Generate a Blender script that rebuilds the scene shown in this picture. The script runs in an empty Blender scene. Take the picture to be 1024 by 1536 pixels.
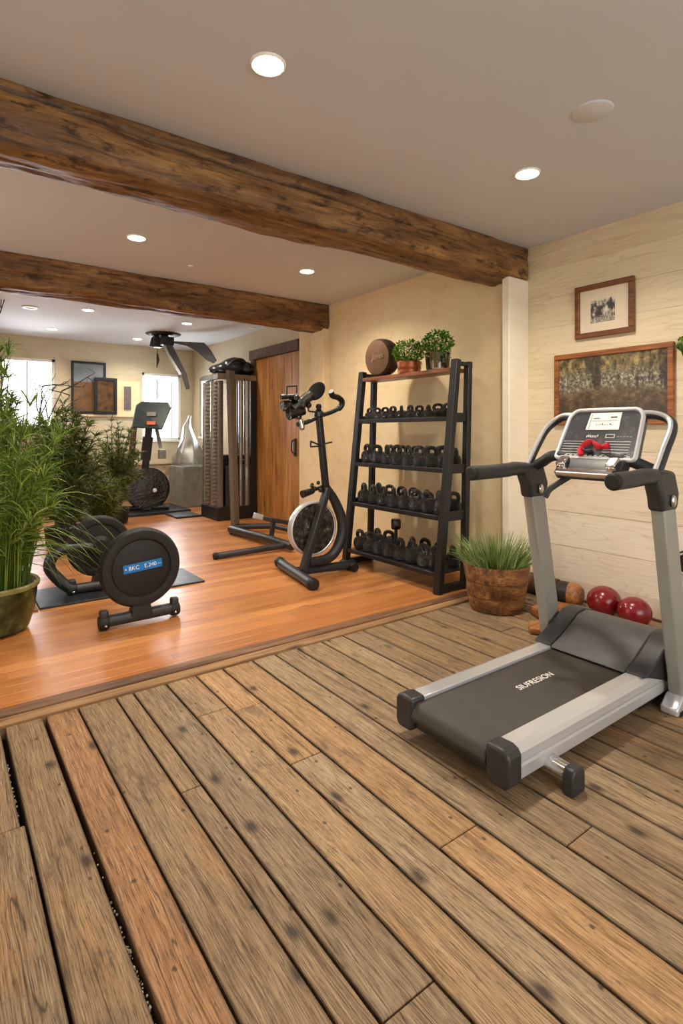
import bpy, bmesh, math, random
from mathutils import Vector, Matrix, Quaternion, noise
random.seed(7)
C = bpy.context.scene.collection
PI = math.pi
H = 2.62            # ceiling height
V = Vector

# ---------------------------------------------------------------- materials
def hexc(r, g, b):
    f = lambda c: ((c/255+0.055)/1.055)**2.4 if c > 10 else c/255/12.92
    return (f(r), f(g), f(b), 1)

class NT:
    def __init__(s, name):
        s.m = bpy.data.materials.new(name); s.m.use_nodes = True
        s.t = s.m.node_tree; s.t.nodes.clear()
        s.out = s.n('ShaderNodeOutputMaterial')
        s.b = s.n('ShaderNodeBsdfPrincipled')
        s.l(s.b.outputs[0], s.out.inputs[0])
    def n(s, typ, **kw):
        x = s.t.nodes.new(typ)
        for k, v in kw.items(): setattr(x, k, v)
        return x
    def l(s, a, b): s.t.links.new(a, b)
    def noise(s, vec, scale, detail=4, rough=.55, dist=0, lac=2):
        x = s.n('ShaderNodeTexNoise'); x.inputs['Scale'].default_value = scale
        x.inputs['Detail'].default_value = detail; x.inputs['Roughness'].default_value = rough
        x.inputs['Distortion'].default_value = dist
        if vec is not None: s.l(vec, x.inputs['Vector'])
        return x.outputs[0]
    def mapping(s, vec, scale=(1,1,1), loc=(0,0,0), rot=(0,0,0)):
        x = s.n('ShaderNodeMapping'); x.inputs['Scale'].default_value = scale
        x.inputs['Location'].default_value = loc; x.inputs['Rotation'].default_value = rot
        s.l(vec, x.inputs['Vector']); return x.outputs[0]
    def ramp(s, fac, stops, interp='LINEAR'):
        x = s.n('ShaderNodeValToRGB'); e = x.color_ramp.elements; x.color_ramp.interpolation = interp
        while len(e) < len(stops): e.new(.5)
        for i, (p, c) in enumerate(stops):
            e[i].position = p; e[i].color = c if not isinstance(c, (int, float)) else (c, c, c, 1)
        s.l(fac, x.inputs[0]); return x.outputs[0]
    def mix(s, fac, a, b, blend='MIX'):
        x = s.n('ShaderNodeMix', data_type='RGBA', blend_type=blend)
        for inp, v in ((x.inputs[0], fac), (x.inputs[6], a), (x.inputs[7], b)):
            if hasattr(v, 'default_value') or hasattr(v, 'links'): s.l(v, inp)
            else: inp.default_value = v
        return x.outputs[2]
    def math(s, op, a, b=None, clamp=False):
        x = s.n('ShaderNodeMath', operation=op, use_clamp=clamp)
        for inp, v in ((x.inputs[0], a), (x.inputs[1], b)):
            if v is None: continue
            if hasattr(v, 'links'): s.l(v, inp)
            else: inp.default_value = v
        return x.outputs[0]
    def bump(s, h, strength=.3, dist=.01):
        x = s.n('ShaderNodeBump'); x.inputs['Strength'].default_value = strength; x.inputs['Distance'].default_value = dist
        s.l(h, x.inputs['Height']); s.l(x.outputs[0], s.b.inputs['Normal'])
    def coord(s, which='Object'):
        return s.n('ShaderNodeTexCoord').outputs[which]
    def set(s, **kw):
        for k, v in kw.items():
            i = s.b.inputs[k.replace('_', ' ')]
            if hasattr(v, 'links'): s.l(v, i)
            else: i.default_value = v

def plain(name, col, rough=.5, metal=0, var=.15, scale=12, bump=0, bscale=60, spec=.5, coat=0):
    k = NT(name); co = k.coord()
    nz = k.noise(co, scale, 5, .6)
    dark = tuple(c*(1-var) for c in col[:3])+(1,); light = tuple(min(1, c*(1+var)) for c in col[:3])+(1,)
    k.set(Base_Color=k.ramp(nz, [(.3, dark), (.7, light)]), Metallic=metal, Specular_IOR_Level=spec, Coat_Weight=coat)
    k.set(Roughness=k.ramp(k.noise(co, scale*2, 3), [(.3, max(0.02, rough*.85)), (.7, min(1, rough*1.15))]))
    if bump: k.bump(k.noise(co, bscale, 6, .65), bump, .004)
    return k.m

def wood(name, dark, mid, light, along='X', grain=1.0, rough=.6, coat=0, stain=.4, coord='Object', bump=.25, knots=True):
    k = NT(name); co = k.coord(coord)
    rot = {'X': (0,0,0), 'Y': (0,0,-PI/2), 'Z': (0,PI/2,0)}[along]
    base = k.mapping(co, rot=rot)
    fine = k.noise(k.mapping(base, (2.2*grain, 60*grain, 60*grain)), 1, 8, .65)
    med = k.noise(k.mapping(base, (1.1*grain, 14*grain, 14*grain)), 1, 5, .6, dist=.6)
    big = k.noise(k.mapping(base, (.9, 3.5, 3.5)), 1.3, 4, .6)
    col = k.ramp(med, [(.3, dark), (.5, mid), (.72, light)])
    col = k.mix(k.ramp(fine, [(.32, .85), (.52, 0.)]), col, tuple(c*.42 for c in dark[:3])+(1,))
    col = k.mix(k.ramp(big, [(.5, 0.), (.72, stain)]), col, tuple(c*.3 for c in dark[:3])+(1,))
    if knots:
        vo = k.n('ShaderNodeTexVoronoi'); vo.inputs['Scale'].default_value = 1
        k.l(k.mapping(base, (1.9, 7, 7)), vo.inputs['Vector'])
        col = k.mix(k.ramp(vo.outputs['Distance'], [(.05, .9), (.16, 0.)]), col, tuple(c*.25 for c in dark[:3])+(1,))
    k.set(Base_Color=col, Roughness=k.ramp(fine, [(.3, min(1, rough+.15)), (.7, rough)]), Coat_Weight=coat, Coat_Roughness=.25)
    k.bump(k.math('ADD', fine, k.math('MULTIPLY', med, .6)), bump, .004)
    return k.m

def floor_old():
    k = NT('weathered_planks')
    uv = k.n('ShaderNodeUVMap', uv_map='grain').outputs[0]
    ed = k.n('ShaderNodeUVMap', uv_map='edge').outputs[0]
    at = k.n('ShaderNodeAttribute', attribute_name='tint').outputs['Color']
    warp = k.noise(k.mapping(uv, (1.6, 6, 1)), 1, 3)
    sep = k.n('ShaderNodeSeparateXYZ'); k.l(uv, sep.inputs[0])
    cmb = k.n('ShaderNodeCombineXYZ'); k.l(sep.outputs[0], cmb.inputs[0])
    k.l(k.math('ADD', sep.outputs[1], k.math('MULTIPLY', warp, .045)), cmb.inputs[1])
    w = cmb.outputs[0]
    fine = k.noise(k.mapping(w, (9, 330, 1)), 1, 8, .72)
    med = k.noise(k.mapping(w, (2.6, 60, 1)), 1, 7, .68)
    rings = k.noise(k.mapping(w, (.9, 13, 1)), 1, 2, .4, dist=.6)
    big = k.noise(k.mapping(uv, (3.4, 9, 1)), 1, 6, .68)
    big2 = k.noise(k.mapping(uv, (1.6, 6, 1), (3.3, 8.1, 0)), 1, 5, .6)
    grit = k.noise(k.mapping(uv, (30, 110, 1)), 1, 6, .75)
    col = k.mix(k.ramp(med, [(.3, 0.), (.7, 1.)]), k.mix(1, at, hexc(212,204,196), 'MULTIPLY'), k.mix(.28, at, hexc(214,190,152)))
    rg = k.math('FRACT', k.math('MULTIPLY', rings, 10.))
    col = k.mix(k.ramp(rg, [(.0, 0.), (.78, 0.), (.92, .28), (1., 0.)]), col, hexc(92,64,38))
    col = k.mix(k.ramp(big2, [(.56, 0.), (.68, .5)]), col, hexc(180,130,76))
    col = k.mix(k.ramp(fine, [(.38, .9), (.51, 0.)]), col, hexc(70,51,34))
    col = k.mix(k.ramp(fine, [(.54, 0.), (.70, .5)]), col, hexc(216,194,160))
    col = k.mix(k.ramp(med, [(.28, .75), (.43, 0.)]), col, hexc(70,53,38))
    col = k.mix(k.ramp(grit, [(.32, .7), (.45, 0.)]), col, hexc(70,52,38))
    col = k.mix(k.math('MULTIPLY', k.ramp(big, [(.55, 0.), (.66, .85)]), k.ramp(grit, [(.35, 1.), (.62, .35)])), col, hexc(78,66,56))
    wob = k.n('ShaderNodeVectorMath', operation='ADD'); k.l(w, wob.inputs[0]); k.l(k.math('MULTIPLY', grit, .02), wob.inputs[1])
    vo = k.n('ShaderNodeTexVoronoi', voronoi_dimensions='2D'); vo.inputs['Scale'].default_value = 1; k.l(k.mapping(wob.outputs[0], (2.4, 5, 1)), vo.inputs['Vector'])
    rr = lambda v, lo: k.ramp(v.outputs['Color'], [(lo, 0.), (lo+.03, 1.)])
    col = k.mix(k.math('MULTIPLY', k.ramp(vo.outputs['Distance'], [(.03, .9), (.06, .55), (.10, .1), (.15, 0.)]), rr(vo, .62)), col, hexc(48,34,25))
    vn = k.n('ShaderNodeTexVoronoi', voronoi_dimensions='2D'); vn.inputs['Scale'].default_value = 1; k.l(k.mapping(wob.outputs[0], (5.2, 7.5, 1)), vn.inputs['Vector'])
    col = k.mix(k.math('MULTIPLY', k.ramp(vn.outputs['Distance'], [(.03, .8), (.05, 0.)]), rr(vn, .58)), col, hexc(44,34,28))
    sp = k.noise(k.mapping(w, (.55, 11, 1), (7, 3, 0)), 1, 3, .5)
    spl = k.math('ABSOLUTE', k.math('SUBTRACT', sp, .5))
    splm = k.math('MULTIPLY', k.ramp(spl, [(.0, .9), (.005, 0.)]), k.ramp(big2, [(.45, 0.), (.55, 1.)]))
    col = k.mix(splm, col, hexc(50,36,24))
    es = k.n('ShaderNodeSeparateXYZ'); k.l(ed, es.inputs[0])
    e = k.math('MULTIPLY', k.math('ABSOLUTE', k.math('SUBTRACT', es.outputs[0], .5)), 2)
    e = k.math('ADD', e, k.math('MULTIPLY', k.math('SUBTRACT', med, .5), .3))
    col = k.mix(k.ramp(e, [(.88, 0.), (1., .65)]), col, hexc(62,45,30))
    k.set(Base_Color=col, Roughness=k.ramp(med, [(.3, .62), (.7, .5)]), Specular_IOR_Level=.35)
    hgt = k.math('SUBTRACT', k.math('ADD', k.math('MULTIPLY', fine, .7), med), k.math('MULTIPLY', splm, .8))
    k.bump(hgt, .3, .003)
    return k.m

def floor_new():
    k = NT('orange_boards')
    uv = k.n('ShaderNodeUVMap', uv_map='grain').outputs[0]
    at = k.n('ShaderNodeAttribute', attribute_name='tint').outputs['Color']
    fine = k.noise(k.mapping(uv, (3, 110, 1)), 1, 6, .6)
    med = k.noise(k.mapping(uv, (1.2, 22, 1)), 1, 4, .55, dist=.4)
    col = k.mix(k.ramp(med, [(.3, 0.), (.7, .5)]), at, hexc(212,140,74))
    col = k.mix(k.ramp(fine, [(.3, .5), (.5, 0.)]), col, hexc(120,62,26))
    vo = k.n('ShaderNodeTexVoronoi'); vo.inputs['Scale'].default_value = 1; k.l(k.mapping(uv, (.9, 7, 1)), vo.inputs['Vector'])
    col = k.mix(k.ramp(vo.outputs['Distance'], [(.03, .8), (.07, 0.)]), col, hexc(60,32,16))
    k.set(Base_Color=col, Roughness=k.ramp(k.noise(k.mapping(uv, (2, 10, 1)), 1, 4), [(.3, .3), (.7, .42)]), Coat_Weight=.25, Coat_Roughness=.22)
    k.bump(k.math('ADD', fine, k.math('MULTIPLY', med, 1.5)), .08, .004)
    return k.m

def wall_boards():
    k = NT('limewashed_boards'); co = k.coord()
    at = k.n('ShaderNodeAttribute', attribute_name='tint').outputs['Color']
    w = k.mapping(co, (1, 1.1, 20))
    med = k.noise(w, 1, 5, .6, dist=.8)
    fine = k.noise(k.mapping(co, (1, 5, 120)), 1, 6, .6)
    r = k.math('FRACT', k.math('MULTIPLY', k.noise(k.mapping(co, (1, .7, 7)), 1, 2, .5, dist=.9), 7))
    col = k.mix(k.ramp(med, [(.35, .0), (.7, .5)]), at, hexc(238,224,196))
    col = k.mix(k.ramp(r, [(.0, 0.), (.8, 0.), (.93, .32), (1, 0.)]), col, hexc(186,160,120))
    col = k.mix(k.ramp(fine, [(.3, .3), (.5, 0.)]), col, hexc(176,150,116))
    big = k.noise(co, 1.4, 4, .6)
    col = k.mix(k.ramp(big, [(.5, 0.), (.75, .22)]), col, hexc(188,160,116))
    k.set(Base_Color=col, Roughness=.6)
    k.bump(k.math('ADD', k.math('MULTIPLY', fine, .4), med), .12, .004)
    return k.m

def plaster(name, a, b, c, scale=1.6, bump=.08):
    k = NT(name); co = k.coord()
    n1 = k.noise(co, scale, 5, .6); n2 = k.noise(k.mapping(co, (1, 2, 3.5)), scale*1.7, 6, .65)
    col = k.ramp(n1, [(.3, a), (.6, b)])
    col = k.mix(k.ramp(n2, [(.5, 0.), (.72, .45)]), col, c)
    k.set(Base_Color=col, Roughness=.8, Specular_IOR_Level=.25)
    k.bump(k.noise(co, 22, 6, .6), bump, .006)
    return k.m

def stone(name):
    k = NT(name); co = k.coord()
    vo = k.n('ShaderNodeTexVoronoi', feature='DISTANCE_TO_EDGE'); vo.inputs['Scale'].default_value = 3.2
    k.l(k.mapping(co, (1, 1, 1.5)), vo.inputs['Vector'])
    n = k.noise(co, 4.5, 6, .65)
    col = k.ramp(n, [(.32, hexc(120,96,68)), (.5, hexc(190,164,128)), (.7, hexc(222,204,172))])
    col = k.mix(k.ramp(k.noise(co, 2.1, 3, .5), [(.58, 0.), (.66, .8)]), col, hexc(74,56,42))
    col = k.mix(k.ramp(vo.outputs[0], [(.0, .5), (.06, 0.)]), col, hexc(206,192,166))
    k.set(Base_Color=col, Roughness=.9); k.bump(n, .4, .02)
    return k.m

def leaf(name, a, b, c, trans=.25):
    k = NT(name)
    r = k.n('ShaderNodeNewGeometry').outputs['Random Per Island']
    col = k.ramp(r, [(0, a), (.5, b), (1, c)])
    n = k.noise(k.coord(), 9, 3)
    col = k.mix(k.ramp(n, [(.4, 0.), (.7, .35)]), col, tuple(x*.35 for x in a[:3])+(1,))
    k.set(Base_Color=col, Roughness=.45, Specular_IOR_Level=.4)
    tr = k.n('ShaderNodeBsdfTranslucent'); k.l(col, tr.inputs[0])
    mx = k.n('ShaderNodeMixShader'); mx.inputs[0].default_value = trans
    k.l(k.b.outputs[0], mx.inputs[1]); k.l(tr.outputs[0], mx.inputs[2]); k.l(mx.outputs[0], k.out.inputs[0])
    return k.m

def glassy(name, tint=(1,1,1,1), gloss=.12, rough=.02):
    k = NT(name)
    t = k.n('ShaderNodeBsdfTransparent'); t.inputs[0].default_value = tint
    g = k.n('ShaderNodeBsdfGlossy'); g.inputs['Roughness'].default_value = rough
    fr = k.n('ShaderNodeFresnel'); fr.inputs[0].default_value = 1.45
    if gloss > .2: k.l(k.noise(k.coord(), 30, 4), k.n('ShaderNodeBump').inputs['Height'])
    mx = k.n('ShaderNodeMixShader'); k.l(k.math('ADD', fr.outputs[0], gloss, clamp=True), mx.inputs[0])
    k.l(t.outputs[0], mx.inputs[1]); k.l(g.outputs[0], mx.inputs[2]); k.l(mx.outputs[0], k.out.inputs[0])
    return k.m

def emit(name, col, s):
    k = NT(name); k.set(Base_Color=col, Emission_Color=col, Emission_Strength=s); return k.m

def painting(name):
    k = NT(name); co = k.coord()
    sep = k.n('ShaderNodeSeparateXYZ'); k.l(co, sep.inputs[0])
    z = k.math('ADD', sep.outputs[2], k.math('MULTIPLY', k.math('SUBTRACT', k.noise(co, 5, 4), .5), .12))
    n = k.noise(k.mapping(co, (1, 16, 22)), 1, 8, .75)
    gnd = k.ramp(n, [(.3, hexc(40,32,24)), (.5, hexc(92,76,56)), (.68, hexc(150,124,88))])
    tr = k.noise(k.mapping(co, (1, 9, 1.2)), 1, 4, .6)
    lf = k.noise(co, 42, 8, .75)
    mid = k.ramp(lf, [(.36, hexc(44,38,28)), (.5, hexc(110,104,84)), (.64, hexc(204,196,176))])
    mid = k.mix(k.ramp(tr, [(.54, 0.), (.6, .85)]), mid, hexc(38,30,24))
    top = k.ramp(k.noise(co, 20, 6, .7), [(.38, hexc(50,44,28)), (.52, hexc(120,106,68)), (.64, hexc(176,156,112))])
    top = k.mix(k.ramp(tr, [(.54, 0.), (.6, .7)]), top, hexc(36,30,24))
    zz = k.math('SUBTRACT', z, .03)
    col = k.mix(k.ramp(zz, [(.18, 0.), (.24, 1.)]), gnd, mid)
    col = k.mix(k.ramp(zz, [(.30, 0.), (.37, 1.)]), col, top)
    col = k.mix(k.ramp(zz, [(.0, .7), (.2, 0.)]), col, hexc(30,24,20))
    k.set(Base_Color=col, Roughness=.35)
    return k.m

def sketch(name):
    k = NT(name); co = k.coord()
    sep = k.n('ShaderNodeSeparateXYZ'); k.l(co, sep.inputs[0])
    n = k.noise(co, 55, 8, .8); b = k.noise(co, 13, 3, .5)
    zz = k.math('SUBTRACT', sep.outputs[2], .095)
    v = k.math('ADD', n, k.math('MULTIPLY', k.math('SUBTRACT', b, .5), 1.6))
    col = k.ramp(v, [(.4, hexc(60,58,56)), (.5, hexc(150,146,138)), (.62, hexc(214,208,196))])
    col = k.mix(k.ramp(zz, [(.03, 1.), (.055, 0.)]), col, k.ramp(n, [(.42, hexc(44,42,40)), (.55, hexc(190,184,172))]))
    k.set(Base_Color=col, Roughness=.4); return k.m

M = {}
M['floor_old'] = floor_old(); M['floor_new'] = floor_new(); M['boards'] = wall_boards()
M['plaster'] = plaster('cream_plaster', hexc(226,204,160), hexc(232,212,172), hexc(204,178,130))
M['plaster_back'] = plaster('pale_yellow_plaster', hexc(198,184,154), hexc(206,194,166), hexc(186,170,138))
M['post'] = plaster('pale_post_paint', hexc(238,226,204), hexc(242,232,212), hexc(228,212,186), 3)
M['ceil'] = plaster('ceiling_paint', hexc(206,208,212), hexc(210,212,216), hexc(203,204,208), .8, .01)
M['stone'] = stone('patchy_stone')
def old_oak():
    k = NT('old_oak'); uv = k.coord('UV'); ck = k.n('ShaderNodeAttribute', attribute_name='crack').outputs['Fac']
    w = k.mapping(uv, (1, 1, 1)); wp = k.noise(k.mapping(uv, (1.5, 4, 1)), 1, 3)
    sep = k.n('ShaderNodeSeparateXYZ'); k.l(w, sep.inputs[0]); cm = k.n('ShaderNodeCombineXYZ'); k.l(sep.outputs[0], cm.inputs[0])
    k.l(k.math('ADD', sep.outputs[1], k.math('MULTIPLY', wp, .12)), cm.inputs[1]); w = cm.outputs[0]
    broad = k.noise(k.mapping(uv, (1.3, 5, 1)), 1, 6, .65)
    med = k.noise(k.mapping(w, (2.2, 34, 1)), 1, 7, .68)
    fine = k.noise(k.mapping(w, (7, 150, 1)), 1, 7, .7)
    spots = k.noise(k.mapping(uv, (7, 16, 1)), 1, 5, .7)
    col = k.ramp(broad, [(.3, hexc(84,56,30)), (.5, hexc(128,92,54)), (.7, hexc(180,136,84))])
    col = k.mix(k.ramp(med, [(.32, .85), (.5, 0.)]), col, hexc(54,34,18))
    col = k.mix(k.ramp(med, [(.55, 0.), (.75, .4)]), col, hexc(206,160,98))
    col = k.mix(k.ramp(fine, [(.34, .6), (.5, 0.)]), col, hexc(56,34,16))
    col = k.mix(k.ramp(spots, [(.53, 0.), (.64, .85)]), col, hexc(46,30,17))
    vo = k.n('ShaderNodeTexVoronoi'); vo.inputs['Scale'].default_value = 1; k.l(k.mapping(w, (2.6, 8, 1)), vo.inputs['Vector'])
    col = k.mix(k.ramp(vo.outputs['Distance'], [(.05, .85), (.12, .2), (.22, 0.)]), col, hexc(44,26,13))
    col = k.mix(ck, col, hexc(18,10,6))
    k.set(Base_Color=col, Roughness=.5, Specular_IOR_Level=.35)
    k.bump(k.math('ADD', k.math('MULTIPLY', fine, .5), k.math('ADD', med, spots)), .5, .006); return k.m
M['beam'] = old_oak()
M['trimwood'] = wood('trim_wood', hexc(84,54,32), hexc(126,86,54), hexc(160,116,76), 'X', 1, .5, .1)
M['stripwood'] = wood('strip_wood', hexc(130,94,58), hexc(160,122,80), hexc(186,150,104), 'X', 1, .55, 0)
M['doorwood'] = wood('door_pine', hexc(150,94,40), hexc(180,122,56), hexc(202,146,76), 'Z', .9, .5, .1, .4)
M['doorframe'] = wood('dark_door_frame', hexc(58,36,20), hexc(96,64,38), hexc(124,88,56), 'Z', 1, .6)
M['frame'] = wood('picture_frame_wood', hexc(78,42,18), hexc(122,72,36), hexc(156,98,54), 'Y', 1.4, .4, .2, .3)
M['frame2'] = wood('orange_frame_wood', hexc(120,66,28), hexc(158,94,46), hexc(184,120,66), 'Y', 1.4, .45, .1, .3)
M['black'] = plain('black_steel', hexc(27,27,28), .42, 0, .2, 20, .05)
M['charcoal'] = plain('charcoal_plastic', hexc(44,45,48), .42, 0, .12, 20, .05, 200)
M['rubber'] = plain('black_rubber', hexc(17,16,15), .6, 0, .2, 15, .1, 120)
M['hood'] = plain('grey_hood_plastic', hexc(72,72,74), .4, 0, .08, 8, .04, 250)
M['belt'] = plain('dark_belt', hexc(54,47,42), .55, 0, .12, 9, .12, 300)
M['silver'] = plain('brushed_silver', hexc(206,207,210), .3, .4, .01, .4)
M['upright'] = plain('grey_green_paint', hexc(156,157,151), .38, .25, .05, 6)
M['chrome'] = plain('chrome', hexc(212,212,212), .14, 1, .01, .4)
M['panel'] = plain('dark_console_panel', hexc(66,67,72), .25, 0, .15, 12)
M['white'] = plain('white_sheet', hexc(240,238,232), .4, 0, .03, 20)
M['ink'] = plain('dark_ink', hexc(70,70,74), .5, 0, .1, 20)
M['pale'] = plain('pale_print', hexc(196,196,194), .4, 0, .1, 40)
M['red'] = plain('red_cloth', hexc(200,28,44), .45, 0, .25, 30, .2, 60)
M['redball'] = plain('red_ball', hexc(122,14,28), .24, 0, .15, 6, .03, 60, coat=.3)
M['potwood'] = wood('bark_pot', hexc(78,44,20), hexc(132,86,44), hexc(172,122,70), 'X', 1.2, .65, 0, .6)
M['soil'] = plain('soil', hexc(52,40,28), .95, 0, .4, 40, .8, 60)
M['blue'] = plain('blue_label', hexc(24,120,196), .3, 0, .12, 30)
M['disc'] = plain('brown_leather', hexc(98,68,40), .5, 0, .3, 7, .15, 40)
M['discside'] = plain('dark_brown_leather', hexc(58,38,24), .5, 0, .3, 9, .15, 40)
M['scratch'] = plain('pale_scratch', hexc(136,108,76), .6, 0, .1, 30)
M['shelfwood'] = wood('shelf_wood', hexc(84,44,20), hexc(136,76,38), hexc(170,106,58), 'Y', 1, .4, .2, .4)
M['copper'] = plain('copper_pot', hexc(158,84,48), .35, .35, .3, 14, .1, 30)
M['mat'] = plain('dark_mat', hexc(34,38,44), .4, 0, .3, 8, .2, 30)
M['brownmat'] = plain('brown_mat', hexc(126,94,66), .8, 0, .3, 14, .4, 50)
M['rib'] = plain('grey_brown_mesh', hexc(104,94,82), .6, 0, .3, 40, .8, 90)
M['steelcol'] = plain('polished_column', hexc(150,146,140), .22, .8, .2, 10)
M['bag'] = plain('black_bag', hexc(26,26,28), .32, 0, .3, 12, .6, 25)
M['lightring'] = plain('white_light_ring', hexc(240,238,232), .4, 0, .02, 10)
M['bulb'] = emit('warm_bulb', (1, .86, .62, 1), 22)
M['disc_white'] = plain('white_cover', hexc(208,209,212), .5, 0, .02, 10)
M['winframe'] = plain('white_window_frame', hexc(236,234,226), .5, 0, .03, 10)
M['glass'] = glassy('window_glass', (.97, .98, 1, 1), .02)
M['clear'] = glassy('clear_pot_glass', (.86, .92, .88, 1), .12)
M['plastic'] = glassy('clear_plastic', (.80, .82, .84, 1), .18, .35)
M['grass'] = leaf('bright_grass', hexc(58,84,22), hexc(104,134,44), hexc(168,188,88))
M['grassdark'] = leaf('dark_foliage', hexc(34,48,18), hexc(74,94,36), hexc(136,148,72))
M['olive'] = leaf('olive_foliage', hexc(52,66,22), hexc(92,108,40), hexc(142,146,70))
M['herb'] = leaf('herb_leaves', hexc(44,84,20), hexc(86,134,34), hexc(146,184,70))
M['spiky'] = leaf('spiky_grass', hexc(70,96,44), hexc(128,156,82), hexc(204,216,156))
M['stem'] = plain('stem', hexc(96,104,44), .6, 0, .3, 20)
M['twig'] = plain('dark_twig', hexc(54,46,40), .7, 0, .3, 20)
M['painting'] = painting('woodland_painting'); M['sketch'] = sketch('ink_sketch')
M['matboard'] = plain('cream_mat_board', hexc(222,208,184), .8, 0, .03, 20)
M['photo1'] = plain('grey_blue_print', hexc(120,128,134), .3, 0, .35, 4)
M['photo2'] = plain('brown_print', hexc(110,78,50), .35, 0, .45, 5)
M['photo3'] = plain('gold_print', hexc(84,58,30), .35, 0, .9, 14)
M['greyprint'] = plain('grey_print', hexc(104,92,92), .6, 0, .4, 16)
M['greenpanel'] = plain('dark_green_panel', hexc(44,56,56), .35, 0, .1, 8)
M['orange'] = plain('orange_label', hexc(210,110,70), .5, 0, .1, 20)
M['greybox'] = plain('grey_box', hexc(132,132,126), .6, 0, .25, 9)
M['gravel'] = plain('pale_grit', hexc(190,180,160), .8, 0, .4, 300)
M['under'] = plain('dark_subfloor', hexc(16,12,9), .95, 0, .3, 30)
M['orangewood'] = wood('orange_wood', hexc(120,70,30), hexc(164,104,54), hexc(188,132,76), 'X', 1.5, .45, .2)
def glossy_black():
    k = NT('glossy_black_iron'); co = k.coord()
    oi = k.n('ShaderNodeObjectInfo').outputs['Random']
    off = k.n('ShaderNodeVectorMath', operation='ADD'); k.l(co, off.inputs[0]); k.l(k.math('MULTIPLY', oi, 20), off.inputs[1])
    n = k.noise(off.outputs[0], 26, 4, .6); n2 = k.noise(off.outputs[0], 9, 3, .5)
    k.set(Base_Color=k.ramp(n2, [(.4, hexc(12,12,12)), (.62, hexc(20,20,19)), (.76, hexc(58,56,52))]), Roughness=.12, Specular_IOR_Level=.85)
    k.bump(k.math('ADD', n, n2), .9, .012); return k.m
M['iron'] = glossy_black()
def mossy():
    k = NT('mossy_green_pot'); co = k.coord()
    n = k.noise(co, 9, 6, .7)
    k.set(Base_Color=k.ramp(n, [(.38, hexc(16,17,9)), (.52, hexc(40,48,18)), (.68, hexc(84,104,32))]), Roughness=.28, Coat_Weight=.4)
    k.bump(n, .3, .01); return k.m
M['moss'] = mossy()
M['mossrim'] = plain('olive_glaze', hexc(128,126,72), .3, 0, .2, 14, coat=.4)
def flydisc():
    k = NT('worn_disc'); co = k.coord(); n = k.noise(co, 24, 8, .75)
    k.set(Base_Color=k.ramp(n, [(.42, hexc(42,38,34)), (.56, hexc(88,82,74)), (.68, hexc(170,164,152))]), Roughness=.3, Metallic=.4); return k.m
M['worn'] = flydisc()

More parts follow.
